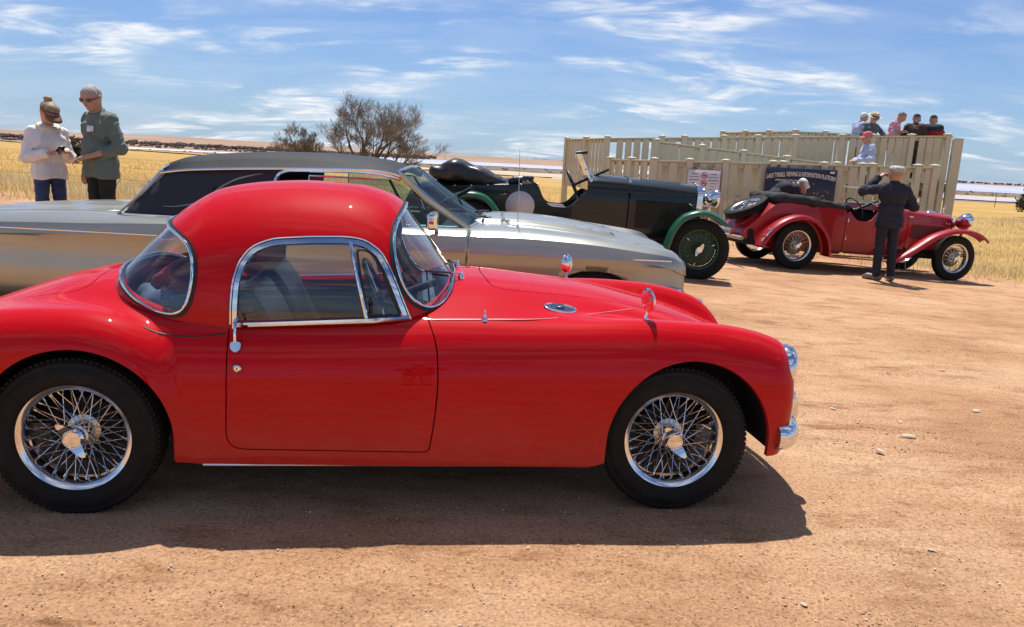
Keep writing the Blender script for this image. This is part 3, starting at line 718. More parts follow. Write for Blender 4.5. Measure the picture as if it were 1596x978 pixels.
def build_mga():
    B = surfnets(mga_body, (-2.1, -.03, .16), (1.92, .78, .95), .0135)
    B = B.cut(B.V[:, 1])[1].mirror()
    x, y, z = B.xyz(); zb = .20+.05*sstep(.80, 1.0, x)+.05*sstep(-.72, -.95, x)
    B = B.cut(z-zb)[1]
    x, y, z = B.xyz()
    def arch(x, z, cx, cz, rx, rz): return (np.sqrt(((x-cx)/rx)**2+(np.maximum(z-cz, 0)/rz)**2)-1)*.36
    fa = np.minimum(arch(x, z, 1.245, .30, .357, .366), arch(x, z, -1.178, .305, .357, .367))
    fa = np.maximum(fa, .30-np.abs(y))
    B = B.cut(fa)[1]
    x, y, z = B.xyz()
    B = B.cut(np.maximum(mga_roof(x, y, z)+.035, .62-z))[1]             # cockpit opening
    door = rpoly([(-.645, .86), (-.631, .70), (-.628, .534), (-.636, .268), (.160, .262), (.178, .389), (.190, .560), (.180, .709), (.135, .81), (.10, .86)], [.01, .05, .1, .075, .02, .1, .1, .06, .02, .01])
    x, y, z = B.xyz(); fd = np.maximum(sdpoly(x, z, door), .40-np.abs(y))
    D, B = B.cut(fd)
    g = .0034
    x, y, z = D.xyz(); D = D.cut(sdpoly(x, z, door)+g)[0]
    x, y, z = B.xyz(); B = B.cut(np.maximum(sdpoly(x, z, door), .40-np.abs(y))-g*.5)[1]
    bon = rpoly([(.425, -.315), (1.25, -.27), (1.64, -.19), (1.70, 0), (1.64, .19), (1.25, .27), (.425, .315), (.385, 0)], [.07, .4, .06, .2, .06, .4, .07, .2])
    x, y, z = B.xyz(); fb = np.maximum(sdpoly(x, y, bon), .55-z); H, B = B.cut(fb)
    x, y, z = H.xyz(); H = H.cut(sdpoly(x, y, bon)+g*.7)[0]; x, y, z = B.xyz(); B = B.cut(np.maximum(sdpoly(x, y, bon), .55-z)-g*.5)[1]
    boot = rpoly([(-1.235, -.40), (-1.235, .40), (-1.80, .36), (-1.93, .2), (-1.93, -.2), (-1.80, -.36)], [.09, .09, .3, .1, .1, .3])
    x, y, z = B.xyz(); fb = np.maximum(sdpoly(x, y, boot), .55-z); T, B = B.cut(fb)
    x, y, z = T.xyz(); T = T.cut(sdpoly(x, y, boot)+g*.7)[0]; x, y, z = B.xyz(); B = B.cut(np.maximum(sdpoly(x, y, boot), .55-z)-g*.5)[1]
    B.rim(.022).build('body', RED, MGA)
    tag(H.rim(.012).build('bonnet', RED, MGA)); T.rim(.012).build('boot_lid', RED, MGA)
    for sgn in (-1, 1):
        P = D.cut(-sgn*D.V[:, 1])[0].rim(.018).build('door', RED, MGA)
        if sgn < 0: near_door = P
    # greenhouse
    G = surfnets(mga_roof, (-1.33, -.03, .685), (.44, .64, 1.33), .0125)
    G = G.cut(G.V[:, 1])[1].mirror()
    G = G.cut(mga_body(*G.xyz())+.004)[1]
    ws = rpoly([(.04, 1.245), (.022, 1.216), (-.012, 1.165), (-.024, 1.10), (-.019, 1.045), (-.004, .984), (.018, .921), (.05, .867), (.092, .829), (.138, .808), (.185, .813), (.224, .837), (.25, .868), (.268, .917), (.30, .93), (.6, .95), (.6, 1.4), (.1, 1.3)], .03)
    rw = rpoly([(-.848, 1.09), (-.792, 1.057), (-.763, .995), (-.761, .91), (-.779, .823), (-.807, .776), (-.852, .763), (-.931, .774), (-1.017, .809), (-1.082, .849), (-1.15, .905), (-1.5, .93), (-1.5, 1.2), (-.95, 1.128)], .03)
    sw = rpoly([(-.63, .60), (-.629, .818), (-.623, .917), (-.603, .996), (-.558, 1.056), (-.479, 1.088), (-.343, 1.099), (-.192, 1.104), (-.116, 1.095), (-.05, 1.052), (-.004, .971), (.073, .787), (.16, .60)], .03)
    trims = []
    def window(G, poly, bands, only=None):
        """cut rings of a window out of the roof shell; bands: list of (name, inset, material, lift)"""
        x, y, z = G.xyz(); f = sdpoly(x, z, poly)
        if only is not None: f = np.maximum(f, only(x, y, z))
        W, G2 = G.cut(f); prev = 0
        out = []
        for nm, ins, m_, lift in bands:
            x, y, z = W.xyz(); f = sdpoly(x, z, poly)
            if only is not None: f = np.maximum(f, only(x, y, z))
            I, ring = W.cut(f+ins); out.append((nm, ring, m_, lift)); W = I
        return G2, out, W
    side = lambda x, y, z: .30-np.abs(y)
    G, b1, Wsd = window(G, sw, [('window_gap', .007, RUB, -.004), ('window_frame', .025, CHROME, .003)], side)
    G, b2, Wws = window(G, ws, [('windscreen_seal', .016, RUB, .004)])
    G, b3, Wrw = window(G, rw, [('rear_window_seal', .016, RUB, .004)])
    for nm, ring, m_, lift in b1+b2+b3:
        if nm in ('windscreen_seal', 'rear_window_seal'): ring.off(lift).rim(.015).build(nm, m_, MGA)
        else:
            for sgn in (-1, 1):
                p = ring.cut(-sgn*ring.V[:, 1])[0]; p.off(lift).rim(.016).build(nm, m_, MGA)
    for W, nm in ((Wws, 'windscreen'), (Wrw, 'rear_window')):
        W.off(-.004).build(nm, GLASS, MGA)
        lp = max(W.loops(), key=len); L = smooth_loop(resample(W.V[lp], 220), 2); NL = np.array([W.N[lp][np.argmin(((W.V[lp]-p)**2).sum(1))] for p in L])
        MB().tube(L+NL*.008, .0055, 8, closed=True).build(nm+'_trim', CHROME, MGA)
    for sgn in (-1, 1):
        P = Wsd.cut(-sgn*Wsd.V[:, 1])[0]
        # near and far door glass; vent pane in front of the divider
        x, y, z = P.xyz(); xd = -.172+(1.075-z)*.245
        Vp, Dg = P.cut(xd-x)
        Dg.off(-.010).build('door_glass', GLASS, MGA); 
        x, y, z = Vp.xyz(); Vp.off(-.008).build('quarter_light', GLASS, MGA)
        pts = [on_surf(mga_roof, -.172+(1.075-zz)*.245, zz, sgn) for zz in np.linspace(1.085, .79, 14)]
        MB().tube(pts, .0085, 8, flat=((1, 0, 0), 1.0)).build('window_divider', CHROME, MGA)
        pv = rpoly([(-.150, 1.06), (-.10, 1.055), (-.055, 1.0), (.035, .80), (-.10, .80)], .02); pv3 = [on_surf(mga_roof, a, b_, sgn)*np.array([1, 1, 1]) for a, b_ in resample(np.c_[pv, pv[:, :1]*0], 60)[:, :2]]
        MB().tube([p+np.array([0, -sgn*.004, 0]) for p in pv3], .006, 6, closed=True).build('quarter_light_seal', RUB, MGA)
        pts = [on_surf(lambda X, Y, Z: np.minimum(mga_body(X, Y, Z), mga_roof(X, Y, Z)), xx, zz, sgn) for xx, zz in zip(np.linspace(-.617, .066, 24), np.linspace(.752, .792, 24))]
        MB().tube([p+np.array([0, sgn*.004, .0]) for p in pts], .0115, 8, flat=((0, 0, 1), 1.0)).build('window_sill', CHROME, MGA)
        # drip moulding over the door
        pts = [on_surf(mga_roof, a, b_, sgn)+np.array([0, sgn*.003, 0]) for a, b_ in resample(np.c_[sw[2:-2], sw[2:-2, :1]*0], 60, closed=False)[:, :2] if b_ > .73]
        MB().tube(pts, .0042, 6).build('drip_moulding', CHROME, MGA)
    G.rim(.02).build('roof', RED, MGA)
    # belt seam between roof and rear body
    for sgn in (-1, 1):
        both = lambda X, Y, Z: np.minimum(mga_body(X, Y, Z), mga_roof(X, Y, Z))
        pts = [on_surf(both, a, b_, sgn) for a, b_ in ((-.95, .738), (-.93, .728), (-.898, .716), (-.86, .709), (-.826, .706), (-.77, .706), (-.718, .709), (-.68, .714), (-.645, .719))]
        MB().tube([p-np.array([0, sgn*.001, 0]) for p in pts], .0036, 6).build('roof_seal', RUB, MGA)
        pts = [on_surf(mga_body, a, b_, sgn) for a, b_ in ((.16, .785), (.203, .787), (.387, .791), (.631, .796), (.906, .802), (1.07, .805))]
        MB().tube([p+np.array([0, 0, .001]) for p in crv(pts, 5)], .0028, 6).build('wing_piping', mat('wing_piping', (.62, .25, .24), .35, coat=.5), MGA)
    return near_door
near_door = build_mga()
# underside and wheel wells
b = MB(); b.box((0, 0, .27), (1.60, 1.10, .10)); b.box((1.25, 0, .36), (.9, .70, .18)); b.box((-1.25, 0, .40), (1.2, .86, .24)); b.build('underbody', DARK, MGA)
for xx in (1.24, -1.18):
    for sg in (-1, 1):
        b = MB(); n = 20; V = []
        for yy in (.36, .675):
            for k in range(n+1):
                a = math.pi*k/n; V.append((xx+.375*math.cos(a), sg*yy, .29+.385*math.sin(a)))
        V += [(xx+.375, sg*.36, .275), (xx-.375, sg*.36, .275), (xx+.375, sg*.66, .275), (xx-.375, sg*.66, .275)]
        F = [(k, k+1, n+2+k, n+1+k) for k in range(n)]+[tuple(range(n+1))+(2*n+3, 2*n+2), (0, n+1, 2*n+4, 2*n+2), (n, 2*n+1, 2*n+5, 2*n+3)]
        b.add(V, F); b.build('wheel_well', DARK, MGA, fix=False)
RIMW = mat('chromed_wheel', (.80, .80, .80), .14, 1.0, var=.04)
for xx, sg, tr in ((-1.194, -1, .628), (-1.194, 1, .628), (1.194, -1, .615), (1.194, 1, .615)):
    wire_wheel(MGA, (xx, sg*tr, .3125), sg, .213, .314, .155, RIMW, RIMW, STEEL, nsp=56, ear=2.05, ear_s=.82, hub_r=.041, hub_out=.062, lock=R(-3) if xx > 0 else 0)
# sill strip
b = MB(); b.bbox((-.04, -.668, .197), (1.38, .012, .012), .003); b.build('sill_strip', CHROME, MGA)
b = MB(); b.bbox((-.04, .668, .197), (1.38, .012, .012), .003); b.build('sill_strip', CHROME, MGA)
# front and rear bumpers: curved blade with overriders
def bumper(plan, z0, h, bulge, name, over, over_h, xs):
    b = MB(); P = crv(plan, 6); prof = [(-.5, .0), (-.46, .45), (-.3, .85), (0, 1.0), (.3, .85), (.46, .45), (.5, .0)]
    V = []; m = len(prof)
    for i, p in enumerate(P):
        t = P[min(i+1, len(P)-1)]-P[max(i-1, 0)]; nrm = np.array([t[1], -t[0]])/np.linalg.norm(t)*xs
        for a, o in prof: V.append((p[0]+nrm[0]*o*bulge, p[1]+nrm[1]*o*bulge, z0+a*h))
    F = [(i*m+j, i*m+j+1, (i+1)*m+j+1, (i+1)*m+j) for i in range(len(P)-1) for j in range(m-1)]
    F += [tuple(range(m)), tuple((len(P)-1)*m+j for j in range(m))[::-1]]+[(i*m, (i+1)*m, (i+1)*m+m-1, i*m+m-1) for i in range(len(P)-1)]
    b.add(V, F); o = b.build(name, CHROME, MGA, smooth=60)
    for yy, xx in over:
        b = MB(); m_ = Matrix.Rotation(0, 3, 'Z'); pts = [(xx-xs*.0, yy, z0-over_h*.42), (xx+xs*.03, yy, z0-over_h*.3), (xx+xs*.045, yy, z0), (xx+xs*.038, yy, z0+over_h*.35), (xx+xs*.01, yy, z0+over_h*.55)]
        b.tube(crv(pts, 4), [.012]+[.026]*3+[.030]*4+[.034]*4+[.034, .030, .026, .022, .010], 12); b.build('bumper_overrider', CHROME, o, smooth=70)
bumper([(1.640, -.690), (1.690, -.680), (1.735, -.63), (1.785, -.48), (1.835, -.25), (1.850, 0), (1.835, .25), (1.785, .48), (1.735, .63), (1.690, .680), (1.640, .690)], .332, .105, .034, 'front_bumper', ((-.42, 1.785), (.42, 1.785)), .25, 1)
bumper([(-1.80, -.66), (-1.95, -.60), (-2.05, -.40), (-2.09, 0), (-2.05, .40), (-1.95, .60), (-1.80, .66)], .36, .085, .02, 'rear_bumper', ((-.34, -2.08), (.34, -2.08)), .20, -1)
# headlights
LENS = mat('lamp_lens', (.62, .66, .68), .08, 0.0, coat=1.0, var=.1, vscale=30)
for sg in (-1, 1):
    b = MB(); b.lathe([(.065, -.06), (.095, -.03), (.099, -.008), (.097, .006), (.089, .012), (.085, .009)], 36, 'x')
    o = b.build('headlight', CHROME, MGA, smooth=60); o.location = (1.700, sg*.556, .612); o.rotation_euler = (0, R(12), sg*R(-4))
    b = MB(); b.lathe([(.087, .007), (.078, .013), (.06, .019), (.03, .024), (0, .025)], 32, 'x'); b.build('headlight_lens', LENS, o, smooth=80)
    b = MB(); b.ball((0, 0, 0), (.03, .026, .026)); o = b.build('side_lamp', LENS, MGA); o.location = (1.775, sg*.50, .475)
# grille
b = MB(); gx = lambda yy, zz: 1.835-.10*(abs(yy)/.6)**2.2-.55*(zz-.47)**2
ring = [(gx(.17*math.cos(t), .46+.12*math.sin(t)), .19*math.cos(t), .46+.12*math.sin(t)) for t in np.linspace(0, 2*math.pi, 48, endpoint=False)]
b.tube(ring, .014, 8, closed=True); gr = b.build('grille', CHROME, MGA)
b = MB(); b.add([(p[0]+.003, p[1], p[2]) for p in ring], [tuple(range(48))]); b.build('grille_opening', BLACK, gr, fix=False)
for k in range(-9, 10):
    yy = k*.0185; hh = .112*math.sqrt(max(0, 1-(yy/.185)**2))
    b = MB(); b.tube([(gx(yy, zz)+.006, yy, zz) for zz in np.linspace(.46-hh, .46+hh, 7)], .0035, 5); b.build('grille_bar', CHROME, gr)
# bonnet-side air vents
for sg in (-1, 1):
    c = on_top(mga_body, .715, sg*.425); e = .01
    tx = on_top(mga_body, .735, sg*.425)-on_top(mga_body, .695, sg*.425); ty = on_top(mga_body, .715, sg*.445)-on_top(mga_body, .715, sg*.405)
    tx = Vector(tx).normalized(); ty = Vector(ty).normalized(); nz = tx.cross(ty); nz = nz if nz.z > 0 else -nz
    b = MB(); lp = [Vector(c)+tx*(.068*math.cos(t))+ty*(.034*math.sin(t)*sg)+nz*.004 for t in np.linspace(0, 2*math.pi, 40, endpoint=False)]
    b.tube(lp, .0055, 8, closed=True); o = b.build('air_vent', CHROME, MGA)
    b = MB(); b.add([p-nz*.001 for p in lp], [tuple(range(40))]); b.build('vent_opening', BLACK, o, fix=False)
    for k in range(-3, 4):
        v = k*.0085; uu = .064*math.sqrt(max(0, 1-(v/.034)**2)); b = MB()
        b.tube([Vector(c)+tx*(-uu)+ty*v+nz*.003, Vector(c)+tx*uu+ty*v+nz*.003], .0022, 5); b.build('vent_bar', CHROME, o)
    b = MB(); b.ball((0, 0, 0), (.02, .012, .007)); o2 = b.build('badge', mat('badge_enamel', (.05, .05, .06), .3, coat=1), o); o2.location = Vector(c)+nz*.007
# wing mirrors: round heads on short stems
for sg, xx in ((-1, 1.065), (1, .93)):
    c = Vector(on_top(mga_body, xx, sg*.55)); up_v = Vector((0, 0, 1)); b = MB()
    b.tube([c, c+Vector((-.004, 0, .012)), c+Vector((.0, sg*.004, .05)), c+Vector((0, sg*.008, .062))], [.014, .008, .0055, .005], 8)
    o = b.build('wing_mirror', CHROME, MGA)
    b = MB(); b.lathe([(0, .022), (.022, .020), (.043, .010), (.052, .0), (.052, -.004), (.048, -.006), (0, -.006)], 32, 'x')
    h = b.build('mirror_head', CHROME, o, smooth=50); h.location = c+Vector((0, sg*.008, .085)); h.rotation_euler = (0, R(-4), R(14) if sg < 0 else R(-48))
# small fitting on the wing seam
c = on_surf(mga_body, .375, .786, -1); b = MB(); b.lathe([(.018, 0), (.017, .006), (.010, .012), (.007, .020), (.008, .026), (.0035, .030), (.003, .046), (0, .047)], 16, 'z', c=tuple(c+np.array([0, .012, 0])))
b.build('washer_jet', CHROME, MGA, smooth=50)
# door furniture
c = on_surf(mga_body, -.597, .675, -1); b = MB()
b.prism(rpoly([(-.020, .0), (.020, .0), (.020, -.028), (0, -.044), (-.020, -.028)], .012), .008, 'y', 0)
h = b.build('door_handle', CHROME, near_door, smooth=30); h.location = c+np.array([0, -.006, .022]); h.rotation_euler = (R(-14), 0, 0)
b = MB(); b.tube([(0, -.012, .0), (0, -.020, .03), (.001, -.018, .075), (0, -.004, .092)], [.007, .006, .006, .008], 8); b.build('handle_lever', CHROME, h)
c = on_surf(mga_body, -.588, .597, -1); b = MB(); b.lathe([(.0165, .002), (.0165, -.006), (.013, -.009), (.011, -.006), (0, -.006)], 24, 'y', c=tuple(c)); lk = b.build('door_lock', CHROME, near_door)
b = MB(); b.box(tuple(c+np.array([0, -.0065, 0])), (.003, .004, .011)); b.build('keyhole', BLACK, lk)
# wipers
for yy, ang in ((-.20, 1), (.16, 1)):
    c = Vector(on_top(mga_body, .295, yy)); b = MB(); b.lathe([(.016, 0), (.014, .012), (.008, .02), (.008, .032), (0, .034)], 14, 'z', c=tuple(c)); w = b.build('wiper', CHROME, MGA)
    pts = []
    for t in np.linspace(0, 1, 9):
        zz = .93+.0*t; y2 = yy-.26*t; z2 = .925-.035*t*0+.045*t
        xx = np.linspace(.0, .45, 400); v = mga_roof(xx, np.full(400, y2), np.full(400, z2)); k = int(np.argmax(v > 0)); pts.append(Vector((xx[k]+.012, y2, z2)))
    b = MB(); b.tube([c+Vector((0, 0, .025)), pts[2], pts[4]], .004, 6); b.build('wiper_arm', CHROME, w); b = MB(); b.tube(pts[1:], .005, 6); b.build('wiper_blade', BLACK, w)
# interior
CARPET = mat('black_carpet', (.016, .015, .015), .9, var=.3, bump=.3, bscale=200)
b = MB(); b.box((-.30, 0, .30), (1.5, 1.16, .02)); b.box((.36, 0, .52), (.02, 1.15, .46)); b.box((-.80, 0, .52), (.02, 1.15, .44)); b.box((-1.0, 0, .735), (.42, 1.02, .015))
for sg in (-1, 1): b.box((-.22, sg*.585, .50), (1.10, .03, .40))
b.build('cabin_trim', CARPET, MGA)
def seat(y):
    s = MB(); cush = rpoly([(-.42, .34), (.05, .36), (.08, .42), (.04, .47), (-.40, .43)], .04); s.prism(cush, .44, 'y', y)
    sq = MB(); 
    back = rpoly([(-.42, .40), (-.36, .46), (-.52, .80), (-.58, .88), (-.66, .86), (-.66, .78), (-.52, .42)], .05); s.prism(back, .42, 'y', y)
    o = s.build('seat', LEATHER, MGA, smooth=40); bv = o.modifiers.new('bevel', 'BEVEL'); bv.width = .045; bv.segments = 4; bv.limit_method = 'ANGLE'; bv.angle_limit = R(50)
seat(-.28); seat(.28)
b = MB(); b.bbox((.15, 0, .75), (.10, .92, .17), .03); b.build('dashboard', mat('dash_black', (.02, .02, .022), .35, coat=.3), MGA)
b = MB(); lp = [(0, .195*math.cos(t), .195*math.sin(t)) for t in np.linspace(0, 2*math.pi, 40, endpoint=False)]; b.tube(lp, .011, 8, closed=True)
sw_ = b.build('steering_wheel', BLACK, MGA); sw_.location = (-.06, -.28, .80); sw_.rotation_euler = (0, R(-22), 0)
for a in (R(90), R(210), R(330)):
    b = MB(); b.tube([(0, 0, 0), (0, .19*math.cos(a), .19*math.sin(a))], .005, 6); b.build('wheel_spoke', CHROME, sw_)
b = MB(); b.lathe([(.03, -.01), (.03, .02), (.018, .03), (.016, .26)], 14, 'x'); b.build('steering_column', BLACK, sw_)
b = MB(); b.tube([(.05, -.02, 1.14), (.02, -.02, 1.11)], .006, 6); b.bbox((.0, -.02, 1.09), (.02, .17, .05), .01); b.build('rear_view_mirror', CHROME, MGA)
# tax-disc sticker in the windscreen corner
c = [on_surf(mga_roof, .012+.02*a-.0*bb, 1.115+.045*bb, -1) for a, bb in ((-.3, -.9), (1.2, -.9), (1.2, .9), (-.3, .9))]
b = MB(); b.add([p+np.array([-.008, .02, 0]) for p in c], [(0, 1, 2, 3)]); b.build('windscreen_sticker', mat('sticker', (.03, .03, .035), .4), MGA, fix=False)

# ------------------------------------------------------------------ helpers for the sheet-metal of the other cars
def loft_half(stations, close_ends=True, sub=1):
    """stations: (x, [(y, z), ...] from the centre line outwards); mirrored to both sides; returns V, F"""
    V, F = [], []; m = len(stations[0][1]); w = 2*m-1
    for x, half in stations:
        row = [(x, -y, z) for y, z in half[::-1]]+[(x, y, z) for y, z in half[1:]]; V += row
    for i in range(len(stations)-1):
        for j in range(w-1): F.append((i*w+j, i*w+j+1, (i+1)*w+j+1, (i+1)*w+j))
    if close_ends: F += [tuple(range(w))[::-1], tuple((len(stations)-1)*w+j for j in range(w))]
    return V, F
def refine(st, n, ny=1):
    """interpolate stations (and section points) smoothly"""
    xs = np.array([s[0] for s in st]); A = np.array([s[1] for s in st], float); m = A.shape[1]
    X = np.linspace(xs[0], xs[-1], n); out = [[None]*m for _ in X]
    fy = [(pchip(xs, A[:, j, 0]), pchip(xs, A[:, j, 1])) for j in range(m)]
    return [(float(x), [(float(a(x)), float(b_(x))) for a, b_ in fy]) for x in X]
def densify(half, n=4):
    P = crv(np.array(half), n); return [tuple(p) for p in P]
def side_skin(name, poly, wf, m, parent, h=.05, thick=.02, sides=(-1, 1), zc=None):
    """body side: a curved sheet y = wf(x, z), trimmed to the outline poly given in (x, z)"""
    P = np.asarray(poly); lo = P.min(0)-h; hi = P.max(0)+h
    xs = np.arange(lo[0], hi[0], h); zs = np.arange(lo[1], hi[1], h); X, Z = np.meshgrid(xs, zs, indexing='ij'); Y = wf(X, Z)
    e = 1e-3; gx = (wf(X+e, Z)-wf(X-e, Z))/(2*e); gz_ = (wf(X, Z+e)-wf(X, Z-e))/(2*e)
    N = np.stack([-gx, np.ones_like(X), -gz_], -1); N /= np.linalg.norm(N, axis=-1, keepdims=True)
    i = np.arange(X.size).reshape(X.shape); F = np.stack([i[:-1, :-1], i[:-1, 1:], i[1:, 1:], i[1:, :-1]], -1).reshape(-1, 4).tolist()
    Sx = S(np.stack([X, Y, Z], -1).reshape(-1, 3), N.reshape(-1, 3), [tuple(f) for f in F])
    Sx = Sx.cut(sdpoly(Sx.V[:, 0], Sx.V[:, 2], P))[0]; out = []
    for sg in sides:
        T = S(Sx.V*np.array([1, sg, 1]), Sx.N*np.array([1, sg, 1]), Sx.F if sg > 0 else [q[::-1] for q in Sx.F])
        out.append(T.rim(thick).build(name, m, parent))
    return out
def fender(name, path, yc, w, m, parent, crown=.035, lip=.03, thick=.006, n=6, taper=None):
    """mudguard swept along an (x, z) path, arched across its width"""
    P = crv(np.array(path, float), n); N_ = len(P); sec = [(-1, -lip-crown), (-.97, -crown), (-.8, -crown*.55), (-.45, -crown*.12), (0, 0), (.45, -crown*.12), (.8, -crown*.55), (.97, -crown), (1, -lip-crown)]
    V = []; k = len(sec)
    for off in (0, -thick):
        for i, p in enumerate(P):
            t = P[min(i+1, N_-1)]-P[max(i-1, 0)]; t /= np.linalg.norm(t); nn = np.array([-t[1], t[0]]); nn = nn if off == off else nn
            tp = taper(i/(N_-1)) if taper else 1.0
            for a, d in sec:
                q = p+nn*(d+off); V.append((q[0], yc+a*w/2*tp*(1 if off == 0 else .97), q[1]))
    F = []; o = N_*k
    for i in range(N_-1):
        for j in range(k-1): F += [(i*k+j, (i+1)*k+j, (i+1)*k+j+1, i*k+j+1), (o+i*k+j+1, o+(i+1)*k+j+1, o+(i+1)*k+j, o+i*k+j)]
        F += [(i*k, o+i*k, o+(i+1)*k, (i+1)*k), (i*k+k-1, (i+1)*k+k-1, o+(i+1)*k+k-1, o+i*k+k-1)]
    for i in (0, N_-1): F += [(i*k+j, i*k+j+1, o+i*k+j+1, o+i*k+j) for j in range(k-1)]
    return MB().add(V, F).build(name, m, parent, smooth=50)
def lamp(parent, c, r, m, name='headlight', tilt=0.0):
    b = MB(); b.lathe([(0, -r*1.15), (r*.25, -r*1.1), (r*.6, -r*.8), (r*.88, -r*.35), (r, 0), (r*1.03, .02), (r*.96, .035), (r*.9, .032)], 32, 'x')
    o = b.build(name, m, parent, smooth=60); o.location = c; o.rotation_euler = (0, tilt, 0)
    MB().lathe([(r*.93, .028), (r*.7, .045), (r*.35, .055), (0, .058)], 28, 'x').build('lamp_glass', LENS, o, smooth=80); return o
def steering(parent, c, r, tilt, m=BLACK, sp=4):
    b = MB(); b.tube([(0, r*math.cos(t), r*math.sin(t)) for t in np.linspace(0, 2*math.pi, 36, endpoint=False)], .012, 8, closed=True)
    for k in range(sp):
        a = math.pi/4+k*2*math.pi/sp; b.tube([(0, 0, 0), (0, r*math.cos(a), r*math.sin(a))], .006, 6)
    b.lathe([(0, -.02), (.035, -.015), (.035, .02), (.02, .03), (.018, .5)], 12, 'x')
    o = b.build('steering_wheel', m, parent); o.location = c; o.rotation_euler = (0, -tilt, 0); return o
def sdf_lump(name, prims, k, m, parent=None, h=.02, noise=0.0, nscale=9.0, box=None, extra=None):
    """soft body: smooth union of round cones ((a), (b), ra, rb)"""
    P = [(np.array(a, float), np.array(b_, float), ra, rb) for a, b_, ra, rb in prims]
    lo = np.min([np.minimum(a-ra, b_-rb) for a, b_, ra, rb in P], 0)-.05; hi = np.max([np.maximum(a+ra, b_+rb) for a, b_, ra, rb in P], 0)+.05
    f = lambda X, Y, Z: sdf_cones(P, k, X, Y, Z)+(noise*(np.sin(X*nscale+2*np.sin(Z*nscale*.7))*np.sin(Y*nscale*1.3+1.7*np.sin(X*nscale*.6))*np.sin(Z*nscale*1.1+Y*3)) if noise else 0)+(extra(X, Y, Z) if extra else 0)
    return surfnets(f, lo, hi, h).build(name, m, parent)
def sdf_cones(P, k, X, Y, Z):
    d = None
    for a, b_, ra, rb in P:
        ab = b_-a; L = max(float(ab@ab), 1e-9); t = np.clip(((X-a[0])*ab[0]+(Y-a[1])*ab[1]+(Z-a[2])*ab[2])/L, 0, 1)
        e = np.sqrt((X-a[0]-ab[0]*t)**2+(Y-a[1]-ab[1]*t)**2+(Z-a[2]-ab[2]*t)**2)-(ra+(rb-ra)*t)
        d = e if d is None else smin(d, e, k)
    return d

